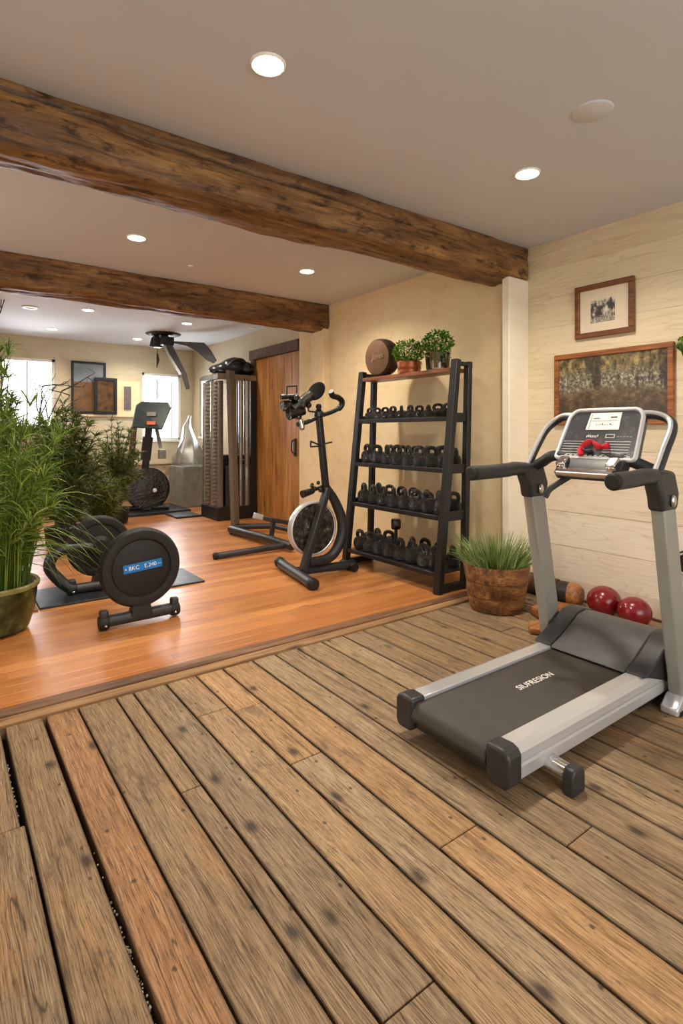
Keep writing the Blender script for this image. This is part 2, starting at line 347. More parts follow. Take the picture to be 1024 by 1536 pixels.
# ---------------------------------------------------------------- mesh builder
OFF = {}
class MB:
    def __init__(s): s.bm = bmesh.new()
    def _add(s, fn, mat): 
        r = fn(); bmesh.ops.transform(s.bm, matrix=mat, verts=r['verts']); return r['verts']
    def box(s, c, size, rot=None):
        m = Matrix.Translation(V(c)) @ (rot.to_4x4() if rot else Matrix()) @ Matrix.Diagonal((*size, 1))
        return s._add(lambda: bmesh.ops.create_cube(s.bm, size=1), m)
    def box2(s, a, b):
        a, b = V(a), V(b); return s.box((a+b)/2, [abs(x) for x in (b-a)])
    def bar(s, p0, p1, w, d, up=(0,0,1)):
        # rectangular bar from p0 to p1; w across (perpendicular to 'up'), d along 'up'
        p0, p1, up = V(p0), V(p1), V(up); z = (p1-p0); L = z.length; z.normalize()
        x = up.cross(z).normalized(); y = z.cross(x)
        r = Matrix((x, y, z)).transposed()
        return s.box((p0+p1)/2, (w, d, L), r)
    def sphere(s, c, r, sc=(1,1,1), u=24, v=14):
        m = Matrix.Translation(V(c)) @ Matrix.Diagonal((r*sc[0], r*sc[1], r*sc[2], 1))
        return s._add(lambda: bmesh.ops.create_uvsphere(s.bm, u_segments=u, v_segments=v, radius=1), m)
    def cyl(s, p0, p1, r0, r1=None, seg=20):
        return s.tube([p0, p1], [r0, r0 if r1 is None else r1], seg)
    def tube(s, pts, r, seg=12, caps=True):
        pts = [V(p) for p in pts]; n = len(pts)
        if not isinstance(r, (list, tuple)): r = [r]*n
        rings = []; prev = None
        for i, p in enumerate(pts):
            t = (pts[min(i+1, n-1)]-pts[max(i-1, 0)]).normalized()
            if prev is None:
                a = V((0,0,1)) if abs(t.z) < .9 else V((1,0,0)); x = t.cross(a).normalized()
            else:
                x = (prev - t*prev.dot(t)).normalized()
            prev = x; y = t.cross(x)
            rings.append([s.bm.verts.new(p+(x*math.cos(2*PI*k/seg)+y*math.sin(2*PI*k/seg))*r[i]) for k in range(seg)])
        for a, b in zip(rings, rings[1:]):
            for k in range(seg): s.bm.faces.new((a[k], a[(k+1)%seg], b[(k+1)%seg], b[k]))
        if caps: s.bm.faces.new(rings[0][::-1]); s.bm.faces.new(rings[-1])
    def lathe(s, prof, c=(0,0,0), axis=(0,0,1), seg=40):
        # prof: list of (radius, height); r==0 makes a pole
        q = V((0,0,1)).rotation_difference(V(axis)); c = V(c); rings = []
        for r, h in prof:
            if r < 1e-6: rings.append([s.bm.verts.new(c+q@V((0,0,h)))])
            else: rings.append([s.bm.verts.new(c+q@V((r*math.cos(2*PI*k/seg), r*math.sin(2*PI*k/seg), h))) for k in range(seg)])
        for a, b in zip(rings, rings[1:]):
            for k in range(seg):
                f = [a[k % len(a)], a[(k+1) % len(a)], b[(k+1) % len(b)], b[k % len(b)]]
                u = []; [u.append(v) for v in f if v not in u]
                if len(u) > 2: s.bm.faces.new(u)
    def prism(s, poly, a, b, axis='Y'):
        # poly: 2-D outline in the plane across 'axis', extruded from a to b
        def P(u, v, w): return {'X': (w,u,v), 'Y': (u,w,v), 'Z': (u,v,w)}[axis]
        A = [s.bm.verts.new(P(u, v, a)) for u, v in poly]; B = [s.bm.verts.new(P(u, v, b)) for u, v in poly]
        s.bm.faces.new(A); s.bm.faces.new(B[::-1]); n = len(A)
        for k in range(n): s.bm.faces.new((A[k], B[k], B[(k+1)%n], A[(k+1)%n]))
    def blade(s, p, d, L, w, droop=.5, seg=4, side=None, curl=0):
        p, d = V(p), V(d).normalized()
        if side is None: side = d.cross(V((random.gauss(0,1), random.gauss(0,1), random.gauss(0,.4)))).normalized()
        prev = None
        for i in range(seg+1):
            t = i/seg; ww = w*(1-t)**.7*(.5+.5*min(1, t*4)) if i < seg else w*.04
            a, b = s.bm.verts.new(p-side*ww/2), s.bm.verts.new(p+side*ww/2)
            if prev: s.bm.faces.new((prev[0], prev[1], b, a))
            prev = (a, b); p = p+d*(L/seg); d = (d+V((0,0,-droop/seg))).normalized()
    def leafq(s, p, n, d, L, w):
        p, n, d = V(p), V(n).normalized(), V(d).normalized(); x = n.cross(d)
        if x.length < .01: x = V((1,0,0))
        x.normalize()
        vs = [s.bm.verts.new(q) for q in (p, p+d*L*.45+x*w/2, p+d*L+n*L*.1, p+d*L*.45-x*w/2)]
        s.bm.faces.new(vs)
    def build(s, name, mat, parent=None, loc=None, smooth=35, bevel=0, seg=2):
        me = bpy.data.meshes.new(name); bm = s.bm
        bmesh.ops.recalc_face_normals(bm, faces=bm.faces)
        o = bpy.data.objects.new(name, me)
        if parent is not None:
            off = OFF[parent.name]; o.parent = parent
        else:
            if loc is None:
                xs = [v.co for v in bm.verts]
                loc = ((min(v.x for v in xs)+max(v.x for v in xs))/2, (min(v.y for v in xs)+max(v.y for v in xs))/2, min(v.z for v in xs))
            off = V(loc); o.location = off
        OFF[o.name] = off
        bmesh.ops.translate(bm, verts=bm.verts, vec=-off)
        bm.to_mesh(me); bm.free(); me.materials.append(mat)
        C.objects.link(o)
        if OFF.get(o.name) is None: OFF[o.name] = off
        if smooth:
            me.polygons.foreach_set('use_smooth', [True]*len(me.polygons)); me.set_sharp_from_angle(angle=math.radians(smooth))
        if bevel:
            b = o.modifiers.new('Bevel', 'BEVEL'); b.width = bevel; b.segments = seg; b.limit_method = 'ANGLE'; b.angle_limit = math.radians(40); b.harden_normals = False
        return o

def arc(points, n=8):
    # smooth curve (Catmull-Rom) through the points
    P = [V(p) for p in points]; P = [P[0]*2-P[1]]+P+[P[-1]*2-P[-2]]; out = []
    for i in range(1, len(P)-2):
        for k in range(n):
            t = k/n; a, b, c, d = P[i-1:i+3]
            out.append(.5*((2*b)+(c-a)*t+(2*a-5*b+4*c-d)*t*t+(3*b-a-3*c+d)*t**3))
    out.append(P[-2]); return out

def thing(name, loc, label, cat, group=None):
    o = bpy.data.objects.new(name, None); C.objects.link(o); o.location = loc; o.empty_display_size = .05
    OFF[o.name] = V(loc); tag(o, label, cat, group); return o
def tag(o, label, cat, group=None, kind=None):
    o['label'] = label; o['category'] = cat
    if group: o['group'] = group
    if kind: o['kind'] = kind
    return o
def struct(o): o['kind'] = 'structure'; return o
def text(name, body, size, mat, parent, M4, extrude=.0006, shear=0):
    cu = bpy.data.curves.new(name, 'FONT'); cu.body = body; cu.size = size; cu.extrude = extrude
    cu.align_x = 'CENTER'; cu.align_y = 'CENTER'; cu.shear = shear; cu.materials.append(mat)
    tmp = bpy.data.objects.new(name+'_curve', cu); C.objects.link(tmp); bpy.context.view_layer.update()
    me = bpy.data.meshes.new_from_object(tmp.evaluated_get(bpy.context.evaluated_depsgraph_get())); bpy.data.objects.remove(tmp)
    if not me.materials: me.materials.append(mat)
    o = bpy.data.objects.new(name, me); C.objects.link(o)
    o.parent = parent; OFF[o.name] = OFF[parent.name]
    o.matrix_local = Matrix.Translation(-OFF[parent.name]) @ M4
    return o
def frame_m(o, x, y):
    x, y = V(x).normalized(), V(y).normalized(); z = x.cross(y)
    m = Matrix((x, y, z)).transposed().to_4x4(); m.translation = V(o); return m
def copy_tree(src, loc, label, group):
    r = src.copy(); C.objects.link(r); r.location = loc; r['label'] = label; r['group'] = group
    for ch in src.children:
        c = ch.copy(); C.objects.link(c); c.parent = r
    return r

# ---------------------------------------------------------------- setting: floors
def plank_floor(name, mat, planks, along, z_top, thick, tints, lift=.002, cham=.0025):
    """planks: (a0, a1, l0, l1, tint) across and along extents"""
    bm = bmesh.new(); ug = bm.loops.layers.uv.new('grain'); ue = bm.loops.layers.uv.new('edge'); ct = bm.loops.layers.float_color.new('tint')
    for (a0, a1, l0, l1, t) in planks:
        ou, ov = random.uniform(0, 40), random.uniform(0, 40); dz = random.uniform(-lift, 0)
        cs = cham; prof = [(a0, z_top-thick), (a0, z_top-cs), (a0+cs, z_top), (a1-cs, z_top), (a1, z_top-cs), (a1, z_top-thick)]
        loops = []
        for l in (l0, l0+cs, l1-cs, l1):
            zz = cs if l in (l0, l1) else 0
            loops.append([bm.verts.new(((a, l) if along == 'Y' else (l, a))+(min(z+dz, z_top-zz+dz),)) for a, z in prof])
        faces = []
        for A, B in zip(loops, loops[1:]):
            for i in range(len(prof)-1): faces.append(bm.faces.new((A[i], B[i], B[i+1], A[i+1])))
        faces += [bm.faces.new(loops[0]), bm.faces.new(loops[-1][::-1])]
        for f in faces:
            for lp in f.loops:
                x, y, _ = lp.vert.co; a, l = (x, y) if along == 'Y' else (y, x)
                lp[ug].uv = (l+ou, a+ov); lp[ue].uv = ((a-a0)/(a1-a0), (l-l0)/(l1-l0)); lp[ct] = t
    bmesh.ops.recalc_face_normals(bm, faces=bm.faces)
    me = bpy.data.meshes.new(name); bm.to_mesh(me); bm.free(); me.materials.append(mat)
    o = bpy.data.objects.new(name, me); C.objects.link(o); return struct(o)

G, B_, T, O_, D_ = hexc(154,128,96), hexc(150,120,84), hexc(188,152,106), hexc(170,114,62), hexc(136,110,82)
TO = hexc(198,152,98); GL = hexc(176,150,116)
edges = [-1.6,-1.46,-1.33,-1.19,-1.04,-.91,-.76,-.62,-.49,-.34,-.2,-.06,.08,.2185,.365,.495,.652,.728,.88,1.027,1.168,1.335,1.47,1.613,1.775,1.927,2.077,2.227,2.39,2.555,2.732,2.87,3.03,3.18,3.33,3.5,3.69]
joints = {12: [1.929, .2], 16: [1.794], 17: [.853], 18: [2.23, .35], 19: [2.18, 1.712, .5], 20: [1.113], 21: [.2], 22: [.9], 23: [1.6], 24: [.4], 26: [1.3], 28: [.8], 30: [2.1], 32: [1.5], 34: [2.0]}
tint = {12: G, 13: B_, 14: O_, 15: B_, 16: B_, 17: G, 18: T, 19: GL, 20: TO, 21: GL, 22: G, 23: G, 24: GL, 25: G, 26: B_}
gaps = {13: (.012, .006), 14: (.006, .004), 15: (.012, .006)}
planks = []
for i in range(len(edges)-1):
    a0, a1 = edges[i], edges[i+1]; gl, gr = .0034, .0034
    if i == 13: gl, gr = .006, .009
    if i == 14: gl, gr = .007, .003
    if i == 12: gr = .002
    ys = [-2.6]+sorted(joints.get(i, [random.uniform(-1, 2)]))+[2.61]
    for y0, y1 in zip(ys, ys[1:]):
        t = tint.get(i, random.choice([G, B_, GL, D_, G])); j = random.uniform(.84, 1.04)
        if i == 19 and y0 > 1.6: t = TO
        grr = gr
        if i == 12 and y0 > 1.9: grr = .014
        planks.append((a0+gl, a1-grr, y0+.002, y1-.002, tuple(c*j for c in t[:3])+(1,)))
plank_floor('floor', M['floor_old'], planks, 'Y', 0, .05, None)
mb = MB(); mb.box2((-1.7,-2.7,-.1), (3.8,9.5,-.052)); struct(mb.build('floor_base', M['under'], smooth=0))
planks = []; y = 2.70
orng = [hexc(182,116,64), hexc(194,128,72), hexc(168,104,55), hexc(204,140,80), hexc(178,114,64)]
while y < 9.3:
    w = random.choice([.09, .105, .12]); y1 = min(y+w, 9.3); xs = [-1.6]
    while xs[-1] < 3.6: xs.append(min(3.69, xs[-1]+random.uniform(1.4, 3.2)))
    for x0, x1 in zip(xs, xs[1:]):
        j = random.uniform(.9, 1.06); planks.append((y+.0008, y1-.0008, x0, x1, tuple(c*j for c in random.choice(orng)[:3])+(1,)))
    y = y1
plank_floor('floor_back', M['floor_new'], planks, 'X', .02, .06, None, .0004, .0009)
mb = MB()
mb.prism([(2.675,-.02),(2.675,.018),(2.685,.028),(2.715,.031),(2.735,.027),(2.75,.021),(2.75,-.02)], -1.6, 3.44, 'X')
struct(mb.build('trim_1', M['trimwood'], smooth=30, bevel=.002))
mb = MB(); mb.prism([(2.612,-.05),(2.612,.008),(2.618,.012),(2.672,.012),(2.672,-.05)], -1.6, 3.69, 'X')
struct(mb.build('trim_2', M['stripwood'], smooth=30))
# pale grit caught in the open joint between boards
mb = MB()
for k in range(150):
    a, b = random.choice([((.362,1.0),(.362,1.75)), ((.362,1.1),(.362,1.4)), ((.206,1.95),(.206,2.4))])
    t = random.random(); x = a[0]+random.uniform(-.005, .005); yy = a[1]+(b[1]-a[1])*t
    mb.sphere((x, yy, random.uniform(-.035, -.012)), random.uniform(.0015, .0035), u=6, v=4)
tag(mb.build('grit', M['gravel'], smooth=0), 'pale grit caught in the open gaps between weathered floor boards', 'grit', kind='stuff')

# ---------------------------------------------------------------- walls
def holed_wall(name, mat, axis, c0, c1, u0, u1, z0, z1, holes, parts=None):
    """slab between c0 and c1 on 'axis' with rectangular holes (u0,u1,z0,z1)"""
    mb = MB(); us = sorted({u0, u1, *[h[0] for h in holes], *[h[1] for h in holes]}); zs = sorted({z0, z1, *[h[2] for h in holes], *[h[3] for h in holes]})
    for a, b in zip(us, us[1:]):
        run = None
        for c, d in zip(zs, zs[1:]):
            if any(h[0] <= (a+b)/2 <= h[1] and h[2] <= (c+d)/2 <= h[3] for h in holes): continue
            if axis == 'Y': mb.box2((a, c0, c), (b, c1, d))
            else: mb.box2((c0, a, c), (c1, b, d))
    bmesh.ops.remove_doubles(mb.bm, verts=mb.bm.verts, dist=1e-5)
    return struct(mb.build(name, mat, smooth=0))

# right wall in front of the beam: broad limewashed boards
bm = bmesh.new(); ct = bm.loops.layers.float_color.new('tint')
zs = [0, .13, .37, .62, .84, 1.07, 1.30, 1.53, 1.76, 1.98, 2.2, 2.42, 2.62]
wt = [hexc(222,202,184), hexc(230,214,198), hexc(234,220,202), hexc(230,214,192), hexc(228,212,188), hexc(216,200,170), hexc(222,208,176), hexc(216,202,168), hexc(222,208,174), hexc(216,202,170), hexc(222,208,174), hexc(212,196,162)]
for i, (a, b) in enumerate(zip(zs, zs[1:])):
    g = .0022 if i == 2 else .0006; x = 3.69+random.uniform(0, .0015)
    r = bmesh.ops.create_cube(bm, size=1); bmesh.ops.transform(bm, verts=r['verts'], matrix=Matrix.Translation((x+.05, .02, (a+b)/2)) @ Matrix.Diagonal((.1, 5.24, b-a-2*g, 1)))
    for f in {f for v in r['verts'] for f in v.link_faces}:
        for lp in f.loops: lp[ct] = wt[i]
me = bpy.data.meshes.new('wall_right'); bm.to_mesh(me); bm.free(); me.materials.append(M['boards'])
o = bpy.data.objects.new('wall_right', me); C.objects.link(o); struct(o)
mb = MB(); mb.box2((3.735,-2.6,0), (3.85,2.64,H)); struct(mb.build('wall_right_backing', M['under'], smooth=0))
mb = MB(); mb.box2((3.54,2.64,0), (3.8,5.68,H)); struct(mb.build('wall_right_middle', M['plaster'], smooth=0))
holed_wall('wall_right_rear', M['plaster_back'], 'X', 3.62, 3.8, 5.68, 9.4, 0, H, [(8.32, 9.02, 1.12, 2.12)])
mb = MB(); mb.box2((3.455,2.58,0), (3.80,2.645,2.37)); struct(mb.build('wall_pillar', M['post'], bevel=.006))
mb = MB(); mb.box2((3.47,5.06,0), (3.56,5.32,2.36)); struct(mb.build('wall_pillar_rear', M['plaster'], bevel=.006))
holed_wall('wall_back', M['plaster_back'], 'Y', 9.3, 9.48, -1.7, 3.8, .68, H, [(2.74, 3.40, 1.06, 2.19), (.72, 1.45, 1.25, 2.30)])
mb = MB(); mb.box2((-1.7,9.27,0), (3.62,9.48,.68)); struct(mb.build('wall_back_lower', M['stone'], smooth=0))
mb = MB(); mb.box2((-1.7,9.24,.66), (3.62,9.3,.69)); struct(mb.build('trim_3', M['plaster_back'], smooth=0, bevel=.004))
mb = MB(); mb.box2((-1.75,-2.6,-.05), (-1.6,9.4,H)); struct(mb.build('wall_left', M['plaster'], smooth=0))
mb = MB(); mb.box2((-1.75,-2.6,H), (3.8,9.48,H+.1)); struct(mb.build('ceiling', M['ceil'], smooth=0))
mb = MB(); mb.box2((3.67,-2.6,0), (3.70,2.57,.012)); struct(mb.build('baseboard_right', M['doorframe'], smooth=0))
# white panel and ledge on the back wall behind the framed prints
mb = MB(); mb.box2((2.34,9.285,1.475), (2.70,9.302,2.03)); mb.box2((1.5,9.262,1.445), (2.74,9.302,1.475)); struct(mb.build('trim_4', M['plaster'], smooth=0))

# windows
def window(i, x0, x1, z0, z1, wall='Y', pos=9.3, bars=()):
    def P(u, c, z): return (u, pos+c, z) if wall == 'Y' else (pos+c, u, z)
    mb = MB(); t = .045
    for a, b in (((x0, .02, z0), (x1, .12, z0+t)), ((x0, .02, z1-t), (x1, .12, z1)), ((x0, .02, z0), (x0+t, .12, z1)), ((x1-t, .02, z0), (x1, .12, z1))):
        mb.box2(P(*a), P(*b))
    mb.box2(P(x0-.03, -.015, z0-.03), P(x1+.03, .06, z0+.002))
    fr = struct(mb.build('window_%d' % i, M['winframe'], smooth=0, bevel=.004))
    mb = MB(); mb.box2(P(x0+t, .07, z0+t), P(x1-t, .076, z1-t)); mb.build('pane', M['glass'], fr, smooth=0)
    if bars:
        mb = MB()
        for (u, za, zb, w) in bars: mb.box2(P(u-w/2, .045, za), P(u+w/2, .065, zb))
        mb.build('mullion', M['greybox'], fr, smooth=0)
    return fr
window(1, .72, 1.45, 1.25, 2.30, 'Y', 9.3, [(1.08, 1.28, 2.27, .018)])
window(2, 2.74, 3.40, 1.06, 2.19, 'Y', 9.3, [(3.0, 1.76, 2.08, .022), (3.25, 1.10, 2.06, .018)])
fr = window(3, 8.32, 9.02, 1.12, 2.12, 'X', 3.62, [(8.67, 1.15, 2.1, .02)])
mb = MB(); mb.box2((3.66,8.32,1.42), (3.70,9.02,1.46)); mb.box2((3.66,8.32,1.78), (3.69,9.02,1.80)); mb.build('rail', M['greybox'], fr, smooth=0)

# plank door
mb = MB()
for k in range(6):
    a = 5.72+k*.19; mb.box2((3.575,a+.002,.03), (3.615,a+.188,2.2+0*k))
d = struct(mb.build('door_1', M['doorwood'], smooth=0, bevel=.004))
mb = MB(); mb.box2((3.54,6.86,.02), (3.62,6.98,2.2)); mb.box2((3.53,5.69,2.2), (3.62,7.0,2.335)); mb.build('frame', M['doorframe'], d, smooth=0, bevel=.006)
mb = MB(); mb.box2((3.555,5.80,.9), (3.575,5.84,1.12)); mb.tube(arc([(3.56,5.82,1.1),(3.52,5.82,1.08),(3.52,5.82,.96),(3.56,5.82,.93)], 5), .008, 8); mb.build('handle', M['black'], d)

# ---------------------------------------------------------------- beams
def beam(name, y0, y1, z0, z1, xa, xb, seed, crack=True, label=''):
    nx, na = 330, 120; bm = bmesh.new(); uv = bm.loops.layers.uv.new('UVMap'); ckl = bm.verts.layers.float.new('crack')
    cy, cz, hy, hz = (y0+y1)/2, (z0+z1)/2, (y1-y0)/2, (z1-z0)/2; rows = []
    for i in range(nx+1):
        x = xa+(xb-xa)*i/nx; row = []
        sag = .009*noise.noise(V((x*.6, seed, 3)))
        for k in range(na):
            th = 2*PI*k/na; c, s = math.cos(th), math.sin(th); n = 5.2
            r = (abs(c)**n+abs(s)**n)**(-1/n); yy, zz = c*r, s*r
            d = .018*noise.noise(V((x*1.1, yy*1.2+seed, zz*1.2)))+.009*noise.noise(V((x*4, yy*3+seed, zz*3)))+.0035*noise.noise(V((x*9, yy*14+seed, zz*14)))
            cv = 0
            if crack and c < -.2:
                fx = max(0, min(1, (x-.0)/3.0)); zc = .62-.55*fx+.05*noise.noise(V((x*3, 0, seed)))
                wd = .034*(1.1-fx*.6); fade = 1 if x < 2.6 else max(0, 1-(x-2.6)*2.2)
                cv = math.exp(-((zz-zc)/wd)**2)*fade; d -= .03*cv; cv = min(1, cv*1.3)
            if zz < -.8 : d += .010*noise.noise(V((x*2.3, seed+9, 0)))
            row.append(bm.verts.new((x, cy+yy*(hy+d), min(cz+zz*(hz+d)+(sag if zz < .5 else 0), H-.001) if zz < .9 else H+.01))); row[-1][ckl] = cv
        rows.append(row)
    for i in range(nx):
        for k in range(na):
            f = bm.faces.new((rows[i][k], rows[i+1][k], rows[i+1][(k+1)%na], rows[i][(k+1)%na]))
            us = [i, i+1, i+1, i]; vs = [k, k, k+1, k+1]
            for lp, a, b in zip(f.loops, us, vs): lp[uv].uv = (xa+(xb-xa)*a/nx+seed, b/na*1.05+seed)
    bm.faces.new(rows[0]); bm.faces.new(rows[-1][::-1])
    bmesh.ops.recalc_face_normals(bm, faces=bm.faces)
    me = bpy.data.meshes.new(name); bm.to_mesh(me); bm.free(); me.materials.append(M['beam'])
    me.polygons.foreach_set('use_smooth', [True]*len(me.polygons))
    o = bpy.data.objects.new(name, me); C.objects.link(o); struct(o); return o
beam('ceiling_beam', 2.57, 2.87, 2.35, 2.64, -1.6, 3.68, 1.3)
beam('ceiling_beam_rear', 5.04, 5.32, 2.34, 2.64, -1.6, 3.53, 7.7, False)

# ---------------------------------------------------------------- ceiling lights
LIGHTS = [
    (1.03, 1.88, 'large glowing recessed ceiling light in front of the thick beam, nearest the camera'),
    (2.61, 1.83, 'glowing recessed ceiling light above the treadmill and framed pictures'),
    (1.175, 4.12, 'glowing recessed ceiling light between the two beams, farther from the dumbbell rack'),
    (2.63, 4.09, 'glowing recessed ceiling light between the two beams, above the exercise bike'),
    (1.415, 6.89, 'glowing recessed ceiling light just beyond the rear beam above the leafy plants'),
    (1.275, 8.44, 'glowing recessed ceiling light near the back wall with dark twigs across it'),
    (2.63, 6.98, 'glowing recessed ceiling light beside the ceiling-mounted exercise arms and plank door'),
    (2.46, 8.59, 'smallest glowing recessed ceiling light, deep in the room before the back window')]
g = 'recessed ceiling lights'
for x, y, lab in LIGHTS:
    r = thing('ceiling_light', (x, y, H), lab, 'ceiling light', g)
    mb = MB(); mb.lathe([(.058,-.002),(.060,-.008),(.064,-.009),(.068,-.005),(.070,0)], (x, y, H)); mb.build('trim_ring', M['lightring'], r)
    mb = MB(); mb.lathe([(0,-.016),(.03,-.014),(.05,-.009),(.0595,-.003)], (x, y, H)); mb.build('bulb', M['bulb'], r)
    l = bpy.data.lights.new('downlight', 'SPOT'); l.energy = 80 if y < 5 else 48; l.color = (1, .9, .76); l.spot_size = math.radians(150); l.spot_blend = .7; l.shadow_soft_size = .05
    lo = bpy.data.objects.new('downlight', l); C.objects.link(lo); lo.location = (x, y, H-.03)
r = thing('ceiling_light', (.854, 7.13, H), 'unlit recessed ceiling light with white rim, beyond the rear beam near the twigs', 'ceiling light', g)
mb = MB(); mb.lathe([(.05,-.002),(.055,-.012),(.075,-.013),(.085,0)], (.854, 7.13, H)); mb.build('trim_ring', M['lightring'], r)
mb = MB(); mb.lathe([(0,-.004),(.05,-.003)], (.854, 7.13, H)); mb.build('bulb', M['disc_white'], r)
for x, y, lab in ((3.45, 6.75, 'tiny dim ceiling spotlight above the plank door'), ):
    mb = MB(); mb.lathe([(0,-.012),(.03,-.012),(.045,0)], (x, y, H)); tag(mb.build('ceiling_spotlight', M['lightring']), lab, 'ceiling light')
mb = MB(); mb.lathe([(0,-.010),(.02,-.010),(.03,0)], (1.75, 4.55, H)); tag(mb.build('smoke_sensor', M['lightring']), 'tiny white ceiling sensor between the two beams', 'sensor')
mb = MB(); mb.lathe([(0,-.007),(.08,-.006),(.086,-.003),(.088,0)], (2.339, 1.307, H)); tag(mb.build('ceiling_disc', M['disc_white']), 'round flush white disc cover on the front ceiling', 'ceiling disc')

# ---------------------------------------------------------------- treadmill
t = thing('treadmill', (2.1, 1.37, 0), 'grey and black motorised treadmill standing by the white board wall', 'treadmill')
mb = MB(); mb.box2((1.49,1.15,.055), (2.70,1.59,.115)); mb.box2((2.40,1.13,.02), (2.80,1.61,.10)); mb.build('deck_frame', M['black'], t, bevel=.006)
mb = MB()
P = [(1.475,.13),(1.465,.105),(1.475,.085),(1.5,.078),(1.5,.11),(2.46,.12),(2.46,.152),(1.5,.150)]
mb.prism(P, 1.195, 1.548, 'Y'); belt = mb.build('belt', M['belt'], t, smooth=40, bevel=.006)
text('belt_lettering', 'SIUFRESION', .046, M['white'], belt, frame_m((2.03,1.385,.1515), V((1,-.0,0)), V((0,1,0))), .0004, .2)
for side, s in (('right', -1), ('left', 1)):
    Y = lambda v: 1.369+s*v
    mb = MB(); pr = [(.180,.163),(.235,.166),(.253,.158),(.262,.144),(.264,.118),(.258,.108),(.262,.098),(.258,.055),(.245,.048),(.180,.05)]
    mb.prism([(Y(a), z) for a, z in pr], 1.535, 2.72, 'X'); rail = mb.build('side_rail', M['silver'], t, smooth=25, bevel=.003)
    mb = MB(); pr = [(.174,.169),(.236,.172),(.258,.163),(.269,.146),(.269,.065),(.255,.04),(.19,.04),(.174,.06)]
    mb.prism([(Y(a), z) for a, z in pr], 1.47, 1.545, 'X'); mb.build('end_cap', M['charcoal'], rail, smooth=25, bevel=.012, seg=3)
    # foot bar sticking out of the side
    if s < 0:
        mb = MB(); mb.cyl((1.71,1.2,.056), (1.71,1.03,.05), .034, seg=20); ft = mb.build('foot_bar', M['chrome'], t)
        mb = MB(); mb.prism([(1.672,.0),(1.748,.0),(1.748,.065),(1.735,.086),(1.685,.086),(1.672,.065)], 1.0, 1.04, 'Y'); mb.build('foot_cap', M['charcoal'], ft, bevel=.006)
    # motor hood side cheek
    mb = MB(); hp = [(2.385,.160),(2.40,.172),(2.47,.196),(2.56,.240),(2.63,.276),(2.70,.284),(2.78,.262),(2.83,.2),(2.84,.06),(2.70,.06),(2.42,.155)]
    mb.prism([(x, z+.006) for x, z in hp], Y(.18), Y(.268), 'Y'); mb.build('hood_side', M['charcoal'], t, smooth=40, bevel=.01, seg=3)
    # upright
    yo = Y(.309); mb = MB()
    mb.prism([(2.575,0),(2.685,0),(2.50,.905),(2.39,.905)], yo-.028, yo+.028, 'Y')
    up = mb.build('upright', M['upright'], t, bevel=.008, seg=3)
    mb = MB(); mb.prism([(2.50,0),(2.78,0),(2.78,.03),(2.72,.07),(2.56,.07),(2.50,.03)], yo-.036, yo+.036, 'Y'); fb = mb.build('base_foot', M['silver'], up, bevel=.008)
    mb = MB(); mb.box2((2.52,yo-.04,0), (2.6,yo+.04,.018)); mb.build('rubber_pad', M['rubber'], fb, bevel=.003)
    mb = MB(); mb.prism([(2.382,.872),(2.512,.872),(2.53,.94),(2.49,1.035),(2.42,1.045),(2.35,1.04),(2.34,.99),(2.37,.93)], yo-.034, yo+.034, 'Y')
    mb.build('collar', M['charcoal'], up, smooth=40, bevel=.016, seg=3)
    mb = MB(); mb.sphere((2.45, yo-.04, .915), .018, (1, .6, 1.4)); mb.build('bolt', M['chrome'], up)
    # handlebar pointing back
    hb = arc([(2.42,yo,1.01),(2.30,yo,1.02),(2.2,yo-s*.003,1.015),(2.065 if s < 0 else 1.975,yo-s*.006,1.012)], 6)
    mb = MB(); mb.tube(hb, [.034]*len(hb), 18); h = mb.build('handlebar', M['charcoal'], t)
    e = hb[-1]; mb = MB(); mb.lathe([(.034,0),(.034,.012),(.026,.02),(0,.022)], e, (-1,0,0), 18); mb.build('grip_end', M['rubber'], h)
    # bar from hub to console
    mb = MB(); mb.tube(arc([(2.43,yo,1.02),(2.43,yo-s*.06,1.05),(2.40,yo-s*.14,1.085),(2.41,yo-s*.24,1.09)], 6), .026, 14); mb.build('support_bar', M['charcoal'], t)
    # tall looped side rail rising to the console
    lp = arc([(2.40,yo,1.03),(2.47,yo,1.12),(2.545,yo-s*.003,1.205),(2.585,yo-s*.03,1.25),(2.58,yo-s*.09,1.275),(2.54,yo-s*.18,1.272)], 8)
    mb = MB(); mb.tube(lp, .019, 14); lo = mb.build('side_loop', M['charcoal'], t)
    mb = MB(); mb.tube([p+V((-.011,-s*.004,.010)) for p in lp], .0115, 10); mb.build('chrome_strip', M['silver'], lo)
mb = MB(); mb.prism(hp, 1.190, 1.548, 'Y'); mb.build('motor_hood', M['hood'], t, smooth=40, bevel=.008, seg=3)
# console: tilted slab in the plane spanned by Y and cu
c0 = V((2.375, 1.325, 1.078)); cu = V((.125, 0, .225)); L = cu.length; cu.normalize(); cyv = V((0,-1,0)); cn = cyv.cross(cu)  # faces the runner
def cp(a, b, d=0): return c0+cyv*a+cu*b+cn*d
def rrect(w0, w1, h0, h1, r, n=6):
    pts = []
    for (cx, cyy, a0, rr) in ((w0, h0, PI, r[0]), (w1, h0, -PI/2, r[0]), (w1, h1, 0, r[1]), (w0, h1, PI/2, r[1])):
        sx = 1 if cx == w0 else -1; sy = 1 if cyy == h0 else -1
        for k in range(n+1):
            a = a0+PI/2*k/n; pts.append((cx+sx*rr+rr*math.cos(a), cyy+sy*rr+rr*math.sin(a)))
    return pts
def slab(poly, d0, d1):
    mb = MB(); A = [mb.bm.verts.new(cp(a, b, d0)) for a, b in poly]; B = [mb.bm.verts.new(cp(a, b, d1)) for a, b in poly]
    mb.bm.faces.new(A); mb.bm.faces.new(B[::-1]); n = len(A)
    for k in range(n): mb.bm.faces.new((A[k], B[k], B[(k+1)%n], A[(k+1)%n]))
    return mb
